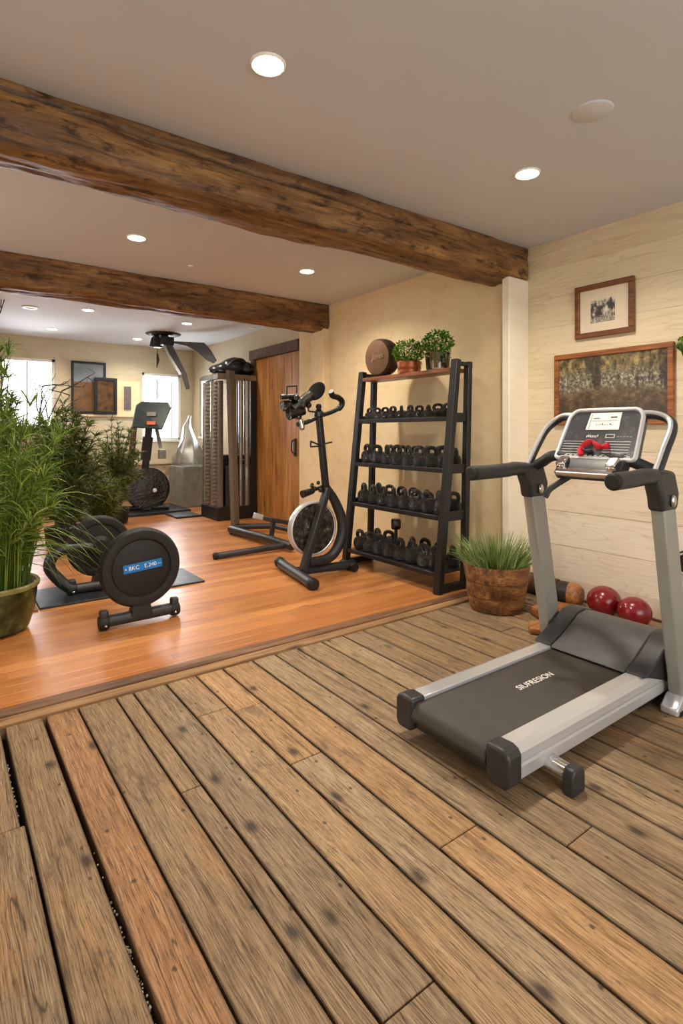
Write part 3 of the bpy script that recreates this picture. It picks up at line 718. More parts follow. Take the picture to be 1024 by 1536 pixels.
hw = .185; taper = lambda pts: [(a*(1-.08*(b/L)), b) for a, b in pts]
con = slab(taper(rrect(-hw, hw, 0, L, (.018, .05))), -.05, 0).build('console', M['panel'], t, smooth=40, bevel=.006)
mb = MB(); pts = [cp(a, b, 0) for a, b in taper(rrect(-hw, hw, 0, L, (.018, .05), 8))]; mb.tube(pts+[pts[0], pts[1]], .0095, 10, False); mb.build('bezel', M['silver'], con)
scr = slab([(-.075,.15),(.08,.15),(.075,L-.018),(-.07,L-.018)], .0005, .003).build('screen', M['white'], con, smooth=0)
mb = MB()
def stroke(a0, a1, b, w):
    q = [cp(a0, b, .0035), cp(a1, b, .0035), cp(a1, b+w, .0035), cp(a0, b+w, .0035)]; mb.bm.faces.new([mb.bm.verts.new(p) for p in q])
stroke(-.055, .062, .196, .0022); stroke(-.05, -.02, .207, .005); stroke(.03, .06, .211, .008)
for k in range(9): stroke(-.03+k*.009, -.03+k*.009+random.uniform(.003,.007), .172+random.uniform(0,.004), random.uniform(.003,.009))
stroke(-.062, -.0595, .152, .08)
mb.build('print_marks', M['ink'], scr, smooth=0)
mb = MB()
for k in range(6): stroke(-.165+.0*k, -.05, .02+k*.0135, .0028); stroke(.035, .15, .02+k*.0135, .0028)
stroke(-.165, .165, .009, .004)
for k in range(14): stroke(-.165+k*.024, -.165+k*.024+.014, .0145, .004)
for k in range(7): stroke(-.06+k*.0085, -.055+k*.0085, .107+random.uniform(0,.006), .012)
stroke(.03, .072, .107, .003); stroke(.03, .072, .124, .003); stroke(.03, .034, .107, .02); stroke(.068, .072, .107, .02)
for k in range(5): stroke(.082+k*.014, .092+k*.014, .113, .002)
mb.build('button_print', M['pale'], con, smooth=0)
mb = MB(); mb.prism([(2.29,1.015),(2.315,.985),(2.37,.99),(2.42,1.07),(2.40,1.088),(2.34,1.075)], 1.17, 1.47, 'Y'); tr = mb.build('accessory_tray', M['charcoal'], t, smooth=40, bevel=.012, seg=3)
mb = MB(); mb.tube([(2.30,1.19,1.018),(2.30,1.45,1.018)], .02, 14); mb.build('front_roll', M['chrome'], tr)
for yy in (1.205, 1.435):
    mb = MB(); mb.box((2.325,yy,1.055), (.06,.045,.05), Matrix.Rotation(-.6, 3, 'Y')); mb.sphere((2.31,yy,1.045), .022); mb.build('cup', M['chrome'], tr, bevel=.006)
mb = MB(); lv = arc([(2.36,1.42,1.0),(2.33,1.46,.965),(2.29,1.49,.93),(2.275,1.497,.895)], 6); mb.tube(lv, [.014]*(len(lv)-3)+[.013,.012,.010], 10); mb.build('lever', M['charcoal'], t)
# red strap lying over the console buttons
mb = MB()
st = arc([(-.045,.018),(-.052,.045),(-.03,.075),(.005,.078),(.03,.062),(.05,.05),(.07,.062)], 6)if False else None
pp = arc([(-.055,.012,.012),(-.062,.04,.016),(-.04,.07,.022),(-.01,.078,.022),(.012,.06,.018),(.035,.058,.014),(.062,.066,.012)], 7)
rows = []
for i, p in enumerate(pp):
    w = .024+.008*math.sin(i*.5); n2 = (pp[min(i+1, len(pp)-1)]-pp[max(i-1, 0)]); nn = V((-n2.y, n2.x, 0)).normalized()
    rows.append([mb.bm.verts.new(cp(*(p+nn*w*k+V((0,0,z))))) for k, z in ((-.5,-.004),(-.25,.010),(.25,.012),(.5,-.004),(0,-.008))])
for a, b in zip(rows, rows[1:]):
    for k in range(5): mb.bm.faces.new((a[k], a[(k+1)%5], b[(k+1)%5], b[k]))
mb.bm.faces.new(rows[0]); mb.bm.faces.new(rows[-1][::-1])
st = mb.build('safety_strap', M['red'], None, smooth=60); tag(st, 'crumpled red strap lying across the treadmill console buttons', 'strap')
mb = MB(); mb.sphere(cp(-.022,.032,.014), .017, (1,1,.7)); q = mb.build('clip', M['rubber'], st)

# ---------------------------------------------------------------- kettlebell rack
XF = lambda z: 2.935+(z/1.72)*.195; XB = lambda z: 3.215+(z/1.72)*.05
YR, YL = 2.81, 3.93
SH = [.165, .575, .925, 1.31, 1.685]
rk = thing('kettlebell_rack', (3.1, 3.37, .02), 'tall black A-frame rack with five shelves against the cream wall', 'rack')
Z0 = .02
for y in (YR, YL):
    mb = MB(); mb.bar((XF(0),y,Z0), (XF(1.72),y,1.745), .062, .05, (1,0,0)); mb.build('front_leg', M['black'], rk, bevel=.005)
    mb = MB(); mb.bar((XB(0),y,Z0), (XB(1.72),y,1.735), .05, .045, (1,0,0)); mb.build('rear_leg', M['black'], rk, bevel=.005)
    mb = MB(); mb.bar((XF(0),y,Z0+.03), (XB(0),y,Z0+.03), .045, .05); mb.build('floor_rail', M['black'], rk, bevel=.004)
    mb = MB(); mb.bar((XF(1.7),y,1.715), (XB(1.7),y,1.715), .035, .03); mb.build('top_rail', M['black'], rk, bevel=.004)
    for z in SH[1:4]:
        mb = MB(); mb.bar((XF(z),y,z), (XB(z),y,z), .02, .07); mb.build('shelf_bracket', M['black'], rk, bevel=.004)
for i, z in enumerate(SH):
    mb = MB()
    if i == 4: mb.box2((XF(z)-.03,YR+.036,z-.03), (XB(z)+.02,YL-.036,z))
    else: mb.box2((XF(z)-.01,YR+.02,z-.016), (XB(z)+.05,YL-.02,z)); mb.box2((XF(z)-.022,YR+.02,z-.03), (XF(z)-.008,YL-.02,z+.004))
    mb.build('shelf', M['shelfwood'] if i == 4 else M['black'], rk, bevel=.003)

mb = MB(); mb.lathe([(0,0),(.62,0),(.8,.12),(.97,.55),(1,.9),(.95,1.3),(.78,1.65),(.5,1.87),(0,1.95)], seg=20)
kb = mb.build('kettlebell', M['iron'], None, loc=(0,0,0), smooth=60)
mb = MB(); mb.tube(arc([(0,-.55,1.6),(0,-.68,2.0),(0,-.58,2.42),(0,-.24,2.62),(0,.24,2.62),(0,.58,2.42),(0,.68,2.0),(0,.55,1.6)], 4), .29, 10)
hd = mb.build('handle', M['iron'], kb, smooth=60)
kb['category'] = 'kettlebell'
ORD = ['first','second','third','fourth','fifth','sixth','seventh','eighth','ninth','tenth','eleventh']
SN = ['bottom','second-lowest','middle','upper']
cnt = 0
for i, z in enumerate(SH[:4]):
    sc = [.062, .0605, .0605, .049][i]
    rows = [('front', XF(z)+sc*1.02+.004, 8), ('back', XB(z)-sc*.15, 7)] if i < 3 else [('front', XF(z)+sc*1.1+.004, 10)]
    for rn, x, n in rows:
        nth = 0
        for k in range(n):
            f = (k+.5)/n if rn == 'front' else (k+.55)/n
            y = YL-.035-f*(YL-YR-.07); s = sc*random.uniform(.92, 1.0)*(1.0 if rn == 'front' else .95)
            lab = 'black kettlebell in the %s row of the %s rack shelf, %s from the bike end' % (rn, SN[i], ORD[nth])
            if i == 0 and rn == 'back' and k == 2: continue
            nth += 1
            o = kb if cnt == 0 else copy_tree(kb, (0,0,0), lab, '')
            o['label'] = lab; o['group'] = 'kettlebells on the rack'; cnt += 1
            hs = [1, 1, 1, .8][i]
            o.location = (x+random.uniform(-.003,.003), y, z+.0015); o.scale = (s, s, s*hs); o.rotation_euler.z = random.uniform(-.7, .7)
# a dumbbell stood on end among the bottom kettlebells
y = 3.53; x = 3.175; z = SH[0]+.001
db = thing('dumbbell', (x, y, z), 'black dumbbell stood on end behind the bottom-shelf kettlebells', 'dumbbell')
for zz in (0, .20):
    mb = MB(); mb.lathe([(0,0),(.036,0),(.043,.012),(.043,.075),(.036,.088),(0,.088)], (x, y, z+zz), seg=6 if zz == 0 else 16); mb.build('weight', M['iron'], db, bevel=.003)
mb = MB(); mb.cyl((x,y,z+.08), (x,y,z+.21), .015); mb.build('grip', M['black'], db)

# things on the rack's top shelf
ZT = SH[4]+.001
def disc_profile(r, t): return [(0,0),(r*.5,-.004),(r*.86,0),(r*.95,.012),(r,.035),(r*1.0,t-.03),(r*.93,t-.008),(r*.8,t),(0,t)]
dr = .168; dx, dy = 3.115, 3.72
ax = V((1,.06,.03)).normalized()
mb = MB(); mb.lathe([(dr*.88,.004),(dr*.97,.018),(dr,.05),(dr*.99,.10),(dr*.92,.135),(dr*.8,.142),(0,.142)], (dx, dy, ZT+dr+.002), ax, 56)
ds = mb.build('medicine_ball', M['discside'], None, smooth=40); tag(ds, 'thick round brown leather weight standing on edge on the rack top', 'weight')
mb = MB(); mb.lathe([(0,0),(dr*.6,-.002),(dr*.885,.0045)], (dx, dy, ZT+dr+.002), ax, 56); fc = mb.build('face', M['disc'], ds, smooth=60)
text('scratched_word', 'Javes', .075, M['scratch'], fc, frame_m(V((dx-.006,dy-.02,ZT+dr+.012)), V((.06,-1,.06)), V((.03,.06,1))), .0004, .3)

def herb(root, cx, cy, z0, rx, ry, h, n, mat, part='foliage'):
    mb = MB()
    for k in range(n):
        u = random.uniform(-1,1); th = random.uniform(0, 2*PI); rr = math.sqrt(max(0, 1-u*u))*random.uniform(.55,1)**.5
        p = V((cx+rx*rr*math.cos(th), cy+ry*rr*math.sin(th), z0+h*.5+h*.5*u*random.uniform(.6,1.05)))
        nrm = V((random.gauss(0,.6), random.gauss(0,.6), 1)); d = V((math.cos(th)+random.gauss(0,.5), math.sin(th)+random.gauss(0,.5), random.gauss(.1,.5)))
        mb.leafq(p, nrm, d, random.uniform(.018,.032), random.uniform(.014,.022))
    for k in range(40):
        th = random.uniform(0, 2*PI); q = random.uniform(.2,.95)
        mb.tube([(cx+.03*math.cos(th), cy+.03*math.sin(th), z0-.03), (cx+rx*q*math.cos(th), cy+ry*q*math.sin(th), z0+h*random.uniform(.4,.95))], .0018, 4, False)
    return mb.build(part, mat, root, smooth=0)
px, py = 3.18, 3.37
p = thing('potted_herb', (px, py, ZT), 'leafy green herb in a banded copper pot beside the brown leather weight', 'potted plant')
mb = MB(); mb.lathe([(0,0),(.09,0),(.096,.02),(.093,.03),(.1,.05),(.097,.06),(.104,.095),(.1,.1),(.09,.1),(.088,.08),(0,.08)], (px,py,ZT)); mb.build('pot', M['copper'], p)
mb = MB(); mb.lathe([(0,.085),(.089,.085),(.089,.07)], (px,py,ZT)); mb.build('soil', M['soil'], p)
herb(p, px-.01, py, ZT+.08, .12, .135, .20, 900, M['herb'])
px, py = 3.19, 3.055
p = thing('potted_herb', (px, py, ZT), 'bushy green herb in a clear glass pot at the treadmill end of the rack top', 'potted plant')
mb = MB(); mb.lathe([(0,0),(.085,0),(.09,.01),(.1,.13),(.104,.135),(.1,.137),(.095,.13),(.086,.014),(0,.012)], (px,py,ZT)); mb.build('pot', M['clear'], p)
mb = MB(); mb.lathe([(0,.014),(.082,.014),(.088,.055),(0,.06)], (px,py,ZT)); mb.build('soil', M['copper'], p)
herb(p, px, py, ZT+.06, .085, .085, .09, 450, M['spiky'], 'stems')
herb(p, px-.005, py, ZT+.12, .11, .13, .19, 900, M['herb'])

# ---------------------------------------------------------------- exercise bike (stands across the room, wheel in the X-Z plane)
b = thing('exercise_bike', (2.55, 3.8, .02), 'black upright exercise bike with silver-rimmed flywheel in front of the kettlebell rack', 'exercise bike')
Z0 = .02; yb = 3.8
mb = MB(); mb.tube([(2.385,4.14,.075),(2.27,3.45,.06)], .04, 18); s1 = mb.build('front_stabilizer', M['charcoal'], b)
for p0, ax in (((2.385,4.14,.075), (.16,.98,.02)), ((2.27,3.45,.06), (-.16,-.98,-.02))):
    mb = MB(); mb.lathe([(.042,-.03),(.046,-.02),(.046,.02),(.036,.036),(0,.04)], p0, ax, 18); mb.build('end_cap', M['rubber'], s1)
mb = MB(); mb.tube([(2.34,3.82,.07),(2.86,3.75,.065)], .036, 16); r1 = mb.build('base_bar', M['charcoal'], b)
mb = MB(); mb.lathe([(.038,-.05),(.043,-.03),(.043,.02),(.034,.036),(0,.04)], (2.86,3.75,.062), (1,-.1,0), 18); mb.tube([(2.84,3.66,.06),(2.84,3.86,.06)], .034, 14); mb.build('end_cap', M['rubber'], r1)
yf = 3.72
mb = MB(); mb.bar((2.35,yf,.09), (2.60,yf+.01,.74), .055, .062, (0,1,0)); mb.build('main_leg', M['charcoal'], b, bevel=.012)
mb = MB(); fr = arc([(2.60,yf+.03,.74),(2.70,yf+.05,.62),(2.775,yf+.05,.45),(2.77,yf+.05,.31),(2.70,yf+.05,.19),(2.60,yf+.04,.145),(2.42,yf+.02,.15)], 8)
mb.tube(fr, [.034+.012*math.sin(i/len(fr)*PI) for i in range(len(fr))], 12); mb.build('wheel_guard', M['charcoal'], b)
wc = V((2.515, yb+.03, .40)); wr = .222
fl = MB(); fl.lathe([(0,-.012),(wr*.3,-.016),(wr*.88,-.012),(wr*.94,-.02),(wr*.94,.02),(wr*.3,.02),(0,.02)], wc, (0,-1,0), 56); fw = fl.build('flywheel', M['worn'], b, smooth=40)
mb = MB(); mb.lathe([(wr*.925,-.026),(wr*.955,-.032),(wr*1.0,-.029),(wr*1.02,0),(wr*1.0,.029),(wr*.955,.032),(wr*.925,.026)], wc, (0,-1,0), 56); mb.build('rim', M['silver'], fw, smooth=50)
mb = MB(); mb.lathe([(0,.05),(.03,.05),(.036,.03),(.036,.02)], wc, (0,-1,0), 24); mb.build('hub', M['black'], fw)
mb = MB(); mb.bar((2.60,yb-.05,.70), (2.545,yb-.02,1.345), .05, .055, (0,1,0)); po = mb.build('handlebar_post', M['black'], b, bevel=.012)
mb = MB(); mb.lathe([(.03,0),(.042,.01),(.042,.045),(.03,.055),(.02,.07),(.026,.09),(.018,.11),(0,.115)], (2.545,yb-.02,1.32), (0,0,1), 18); mb.build('clamp_knob', M['iron'], po)
for q in (((2.53,yb-.04,1.24),(2.44,yb-.04,1.235)), ((2.585,yb-.02,1.16),(2.67,yb-.02,1.175)), ((2.55,yb-.06,1.12),(2.45,yb-.06,1.11)), ((2.45,yb-.06,1.11),(2.45,yb-.06,1.155)), ((2.45,yb-.06,1.155),(2.54,yb-.06,1.12)), ((2.52,yb,1.36),(2.47,yb,1.365)), ((2.47,yb,1.365),(2.455,yb,1.43))):
    pass
mb = MB()
for a, c in (((2.585,yb-.03,1.10),(2.67,yb-.03,1.115)), ((2.55,yb-.06,1.085),(2.44,yb-.06,1.08)), ((2.44,yb-.06,1.08),(2.44,yb-.06,1.125)), ((2.44,yb-.06,1.125),(2.55,yb-.06,1.085)), ((2.53,yb,1.365),(2.46,yb,1.37)), ((2.46,yb,1.37),(2.445,yb,1.44))): mb.tube([a, c], .007, 8)
mb.build('bracket', M['black'], po)
hb = arc([(2.34,yb-.02,1.26),(2.44,yb-.02,1.285),(2.55,yb-.02,1.33),(2.68,yb-.02,1.37),(2.765,yb-.02,1.41),(2.775,yb-.03,1.46),(2.72,yb-.05,1.49),(2.645,yb-.08,1.50),(2.61,yb-.10,1.535)], 8)
mb = MB(); mb.tube(hb, [.019+.006*(1 if i > len(hb)*.45 else 0) for i in range(len(hb))], 14); mb.build('handlebar', M['black'], b)
# clustered seat clamp carried at the handlebar's end
a0 = V((2.30, yb-.03, 1.40))
mb = MB()
mb.tube([a0+V((-.02,0,-.02)), a0+V((.16,0,.10))], .045, 12); mb.tube([a0+V((-.06,-.02,-.06)), a0+V((.08,-.02,-.03))], [.05,.035], 12)
mb.tube([a0+V((-.09,.02,.005)), a0+V((.03,.02,.03))], [.045,.03], 12)
mb.tube([a0+V((.02,-.02,-.09)), a0+V((.06,0,.05))], .035, 10)
for k in range(14): mb.sphere(a0+V((random.uniform(-.08,.15), random.uniform(-.05,.03), random.uniform(-.07,.10))), random.uniform(.016,.03), u=10, v=8)
cl = mb.build('resistance_unit', M['iron'], b, smooth=50)
mb = MB(); mb.tube([a0+V((-.12,0,.075)), a0+V((.02,0,.085))], .020, 10); mb.tube([a0+V((-.065,0,.08)), a0+V((-.065,0,.16)), a0+V((.025,0,.17)), a0+V((.025,0,.11))], .008, 8); mb.build('bracket', M['black'], cl)
mb = MB(); ps = a0+V((.21,-.01,.135)); ell = []
q = V((0,-1,.0)).normalized()
mb.lathe([(0,-.016),(.05,-.014),(.062,-.004),(.062,.006),(.05,.014),(0,.016)], (0,0,0), (0,0,1), 28)
bmesh.ops.transform(mb.bm, verts=mb.bm.verts, matrix=Matrix.Translation(ps) @ Matrix.Rotation(-.75, 4, 'Y') @ Matrix.Diagonal((1.5,1,1,1)) @ Matrix.Rotation(PI/2-.15, 4, 'X'))
mb.build('pad', M['rubber'], cl, smooth=50)
mb = MB(); mb.cyl(a0+V((.06,0,-.10)), a0+V((.075,0,-.16)), .02, .026); mb.sphere(a0+V((.075,0,-.165)), .024, u=12, v=8); mb.build('knob', M['chrome'], cl)
# crank knobs above the wheel
mb = MB(); mb.tube([(2.36,yb-.06,.70),(2.46,yb-.05,.72)], [.032,.026], 12); mb.tube([(2.46,yb-.05,.72),(2.58,yb-.03,.75)], .014, 10)
for k in range(7): mb.sphere((random.uniform(2.44,2.58), yb-.05, random.uniform(.71,.79)), random.uniform(.014,.024), u=10, v=8)
mb.build('tension_crank', M['iron'], b, smooth=50)

# tall plank post on a tubular floor frame behind the bike
s = thing('lat_stand', (2.85, 5.6, .02), 'tall grey-brown post on a long black tubular floor frame behind the exercise bike', 'exercise stand')
mb = MB(); mb.bar((2.86,6.02,.03), (2.81,6.05,1.93), .13, .05, (.6,-.8,0)); mb.build('post', M['rib'], s, bevel=.004)
mb = MB(); mb.tube([(2.74,5.88,.075),(2.78,5.0,.09),(2.80,4.62,.08)], [.045,.042,.04], 14); mb.sphere((2.74,5.88,.05), .03); bt = mb.build('long_tube', M['charcoal'], s)
mb = MB(); mb.tube([(2.08,4.80,.05),(2.80,4.73,.075)], .03, 14); fb = mb.build('cross_tube', M['charcoal'], s)
mb = MB(); mb.lathe([(.032,-.02),(.034,.01),(.026,.02),(0,.022)], (2.08,4.80,.05), (-1,.1,-.03), 14); mb.build('end_cap', M['rubber'], fb)
mb = MB(); mb.tube([(2.82,6.0,.08),(3.2,5.72,.09)], .035, 12); mb.tube([(3.2,5.72,.09),(3.35,5.3,.05)], .03, 12); mb.build('rear_tube', M['charcoal'], s)
mb = MB(); mb.bar((2.86,5.15,.08), (2.92,5.2,.27), .05, .035, (0,1,0)); mb.box((2.88,5.05,.27), (.32,.12,.045), Matrix.Rotation(.25, 3, 'Y') @ Matrix.Rotation(.3, 3, 'Z')); pd = mb.build('foot_pedal', M['charcoal'], s, bevel=.008)
mb = MB(); mb.box((2.73,5.2,.31), (.10,.05,.06), Matrix.Rotation(.3, 3, 'Y')); mb.build('pedal_tip', M['silver'], pd, bevel=.006)

# ---------------------------------------------------------------- flywheel units
def flywheel_unit(loc, label, labelled):
    x, y, z = loc; r = thing('flywheel_trainer', (x, y, .02), label, 'flywheel trainer')
    R = .243 if labelled else .225; c = V((x, y, z)); hw = .045
    mb = MB(); mb.lathe([(0,-hw+.012),(R*.70,-hw+.012),(R*.73,-hw+.004),(R*.78,-hw),(R*.94,-hw+.004),(R,-hw+.03),(R,hw-.03),(R*.94,hw-.004),(R*.8,hw),(R*.74,hw-.003),(R*.71,hw-.014),(R*.69,hw-.012),(0,hw-.012)], c, (0,-1,0), 72)
    w = mb.build('flywheel', M['rubber'], r, smooth=30)
    if labelled:
        m = frame_m(c+V((.005,-hw+.008,.01)), V((1,0,.085)), V((-.085,0,1))); mb = MB(); mb.box((0,0,0), (.235,.052,.006)); bmesh.ops.transform(mb.bm, verts=mb.bm.verts, matrix=m)
        lb = mb.build('label', M['blue'], w, bevel=.002)
        text('label_lettering', '\u2022 BKC   E.240 \u2013', .034, M['white'], lb, m @ Matrix.Translation((0,0,.0033)) , .0003)
        mb = MB(); mb.prism([(x-.07,.06),(x+.07,.06),(x+.05,z-R+.03),(x-.05,z-R+.03)], y-.035, y+.035, 'Y'); mb.build('neck', M['black'], r, bevel=.006)
        mb = MB(); mb.tube([(x-.215,y-.005,.07),(x+.215,y+.01,.07)], .036, 18); bt = mb.build('base_tube', M['charcoal'], r)
    else:
        mb = MB(); mb.lathe([(0,hw+.01),(.05,hw+.012),(.08,hw-.008)], c, (0,-1,0), 24); mb.build('hub', M['black'], w)
        mb = MB(); mb.tube(arc([(x-.05,y-.02,z),(x-.27,y-.03,z+.0),(x-.34,y-.04,z-.10),(x-.27,y-.06,.13),(x-.20,y-.08,.07)], 8), [.04]*33, 14); mb.build('curved_arm', M['black'], r)
        mb = MB(); mb.tube([(x-.20,y-.08,.065),(x+.28,y-.08,.065)], .036, 16); bt = mb.build('base_tube', M['charcoal'], r)
        mb = MB(); mb.prism([(x-.06,.05),(x+.06,.05),(x+.04,z-R+.03),(x-.04,z-R+.03)], y-.08, y+.02, 'Y'); mb.build('neck', M['black'], r, bevel=.006)
    xs = ((x-.215, y-.005), (x+.215, y+.01)) if labelled else ((x-.20, y-.08), (x+.28, y-.08))
    for k, (xx, yy) in enumerate(xs):
        mb = MB(); sx = -1 if k == 0 else 1
        mb.lathe([(0,-.028),(.038,-.028),(.044,-.015),(.044,.015),(.038,.028),(0,.028)], (xx,yy,.066), (1,0,0), 22)
        ec = mb.build('end_wheel', M['rubber'], bt, smooth=35)
        mb = MB(); mb.box((xx,yy,.105), (.05,.05,.07)); mb.build('cap_block', M['charcoal'], ec, bevel=.014, seg=3)
        mb = MB(); mb.sphere((xx-.004*sx,yy-.042,.055), .009, u=10, v=8); mb.build('bolt', M['chrome'], ec)
flywheel_unit((1.015, 3.48, .367), 'round black flywheel trainer with a blue label, standing alone on orange boards', True)
flywheel_unit((.985, 4.42, .345), 'black flywheel trainer without label, half hidden behind the blue-labelled one', False)
mb = MB(); mb.box2((.55,4.12,.0208), (1.70,4.62,.034)); tag(mb.build('floor_mat', M['mat'], bevel=.004), 'thin dark floor mat under and behind the half hidden flywheel trainer', 'mat')
mb = MB(); mb.box2((-.35,4.10,.0208), (.54,4.95,.03)); tag(mb.build('floor_mat', M['brownmat'], bevel=.003), 'worn brown floor mat between the big plant pot and dark mat', 'mat')

# ---------------------------------------------------------------- plants on the left
def at(px, py, d):
    """point at view depth d on the line through photo pixel (px, py) from the main camera position"""
    a = (px-512)/FPX; q = (648-py)/FPX; F = V((math.sin(YAW), math.cos(YAW), 0)); R = V((math.cos(YAW), -math.sin(YAW), 0))
    return V((0,0,1.2))+(F+R*a+V((0,0,1))*q)*d
FPX = math.sqrt(607*1123); YAW = math.atan(607/FPX)

def tuft(mb, tip, d, n, L, w, spread=1.0, droop=.9):
    for k in range(n):
        v = V((random.gauss(0,1), random.gauss(0,1), random.gauss(.2,.6))).normalized()
        mb.blade(tip, (V(d)*.75+v*spread*.75), L*random.uniform(.6,1.15), w*random.uniform(.7,1.3), droop*random.uniform(.6,1.4), 4)

# 1 foreground grass in the mossy pot
pc = at(-14, 953, 3.25); pc.z = .021
p = thing('potted_grass', pc, 'tall bright green arching grass in a mossy glazed pot at the left edge', 'potted plant')
mb = MB(); mb.lathe([(0,0),(.17,0),(.2,.02),(.225,.1),(.24,.2),(.245,.27),(.225,.27),(.21,.25),(0,.25)], pc, (0,0,1), 48); pt = mb.build('pot', M['moss'], p)
mb = MB(); mb.lathe([(.226,.262),(.235,.285),(.25,.29),(.258,.28),(.256,.262),(.246,.255)], pc, (0,0,1), 48); mb.build('rim', M['mossrim'], pt)
mb = MB(); mb.lathe([(0,.262),(.226,.256)], pc, (0,0,1), 32); mb.build('soil', M['soil'], p)
st, fo = MB(), MB()
for k in range(95):
    th = random.uniform(0, 2*PI); r0 = .17*math.sqrt(random.random()); base = pc+V((r0*math.cos(th), r0*math.sin(th), .26))
    out = V((math.cos(th), math.sin(th), 0)); h = random.uniform(.35, .9) if k % 3 else random.uniform(.9, 1.46); lean = random.uniform(.04, .26)*(1.6-h*.7)
    if h > .95:
        base -= V((math.cos(YAW), -math.sin(YAW), 0))*random.uniform(.06, .2); out = (out-V((math.cos(YAW), -math.sin(YAW), 0))*.9).normalized()
    top = base+V((0,0,h))+out*lean; mid = base+V((0,0,h*.55))+out*lean*.25
    pts = arc([base, mid, top], 4); st.tube(pts, [.0035-.0018*i/len(pts) for i in range(len(pts))], 5, False)
    for j in range(3, len(pts)):
        tuft(fo, pts[j], out*.4+V((0,0,.8)), 8, .17, .008, .7, 1.5)
    tuft(fo, top, V((0,0,1)), 14, .24, .009, .6, 2.0)
for k in range(800):
    th = random.uniform(0, 2*PI); r0 = .2*math.sqrt(random.random()); base = pc+V((r0*math.cos(th), r0*math.sin(th), .26))
    fo.blade(base, V((math.cos(th)*random.uniform(.0,.22), math.sin(th)*random.uniform(.0,.22), 1)), random.uniform(.35,.85), random.uniform(.006,.012), random.uniform(.05,.9), 6)
# long hanging leaves leaning out over the flywheels
R_ = V((math.cos(YAW), -math.sin(YAW), 0))
for k in range(46):
    base = pc+V((random.uniform(-.02,.14), random.uniform(-.12,.12), random.uniform(.32,.62)))
    fo.blade(base, R_*random.uniform(.45,.9)+V((random.uniform(-.15,.15), random.uniform(-.2,.2), random.uniform(.5,1.0))), random.uniform(.5,.85), random.uniform(.010,.017), random.uniform(1.9,3.0), 9)
st.build('stems', M['stem'], p, smooth=60); fo.build('foliage', M['grass'], p, smooth=0)

def bush(name, loc, label, mat, h, rad, n, L, w, potr, pot='rubber', up=.7, zmin=.35, droop=1.5):
    loc = V(loc); p = thing(name, loc, label, 'potted plant')
    mb = MB(); mb.lathe([(0,0),(potr*.8,0),(potr,.02),(potr*1.1,.2),(potr*1.0,.2),(potr*.98,.17),(0,.17)], loc, (0,0,1), 28); mb.build('pot', M[pot], p)
    s_, f_ = MB(), MB()
    for k in range(n):
        th = random.uniform(0, 2*PI); r0 = rad*math.sqrt(random.random()); hh = h*random.uniform(.55, 1.0)*(1-.35*(r0/rad)**2)
        b0 = loc+V((potr*.5*math.cos(th), potr*.5*math.sin(th), .18)); top = loc+V((r0*math.cos(th), r0*math.sin(th), hh)); mid = (b0+top)/2+V((0,0,hh*.12))-V((math.cos(th), math.sin(th), 0))*r0*.2
        pts = arc([b0, mid, top], 4); s_.tube(pts, .004, 5, False)
        for q in pts[1:]:
            if q.z > zmin: tuft(f_, q, V((math.cos(th)*.4, math.sin(th)*.4, up)), 9, L, w, .8, droop)
        tuft(f_, top, V((0,0,1)), 9, L, w, .9, droop)
    s_.build('stems', M['twig'], p, smooth=60); f_.build('foliage', mat, p, smooth=0)
    return p
l = at(-6, 800, 4.7); l.z = .031
bush('potted_bamboo', l, 'tall dense dark bamboo plant behind the mossy pot grass', M['grassdark'], 1.95, .17, 60, .13, .011, .14, zmin=.4)
l = at(98, 800, 5.7); l.z = .021
bush('potted_palm', l, 'broad leafy palm plant behind the half hidden flywheel trainer', M['grassdark'], 1.50, .38, 95, .16, .012, .18, zmin=.25)
l = at(172, 765, 7.1); l.z = .021
bush('potted_bush', l, 'olive green bush beside the far exercise bike', M['olive'], 1.36, .34, 70, .12, .010, .16, zmin=.3)
l = at(152, 790, 6.3); l.z = .021
p = bush('potted_fern', l, 'low arching fern in front of the olive bush', M['olive'], .72, .20, 22, .20, .012, .12, zmin=.2, droop=1.6)
# bare twigs against the far window
l = at(40, 775, 7.5); l.z = .021
p = thing('twig_plant', l, 'bare dark branching twigs in front of the left back window', 'plant')
mb = MB(); mb.lathe([(0,0),(.10,0),(.14,.2),(.12,.2),(0,.17)], l, (0,0,1), 20); mb.build('pot', M['rubber'], p)
mb = MB()
def twig(a, d, L, r, depth):
    pts = [a]; q = V(a); dd = V(d).normalized()
    for k in range(4):
        dd = (dd+V((random.gauss(0,.22), random.gauss(0,.22), random.gauss(0,.16)))).normalized(); q = q+dd*L/4; pts.append(q)
    mb.tube(pts, [r*(1-.18*i) for i in range(5)], 6, False)
    if depth:
        for k in (1, 2, 3, 4): twig(pts[k], dd+V((random.gauss(-.1,.8), random.gauss(0,.6), random.gauss(0,.5))), L*.30, r*.55, depth-1)
for k in range(4): twig(l+V((0,0,.15)), V((random.gauss(-.05,.10), random.gauss(0,.10), 1)), 1.7, .02, 2)
mb.build('branches', M['twig'], p, smooth=60)

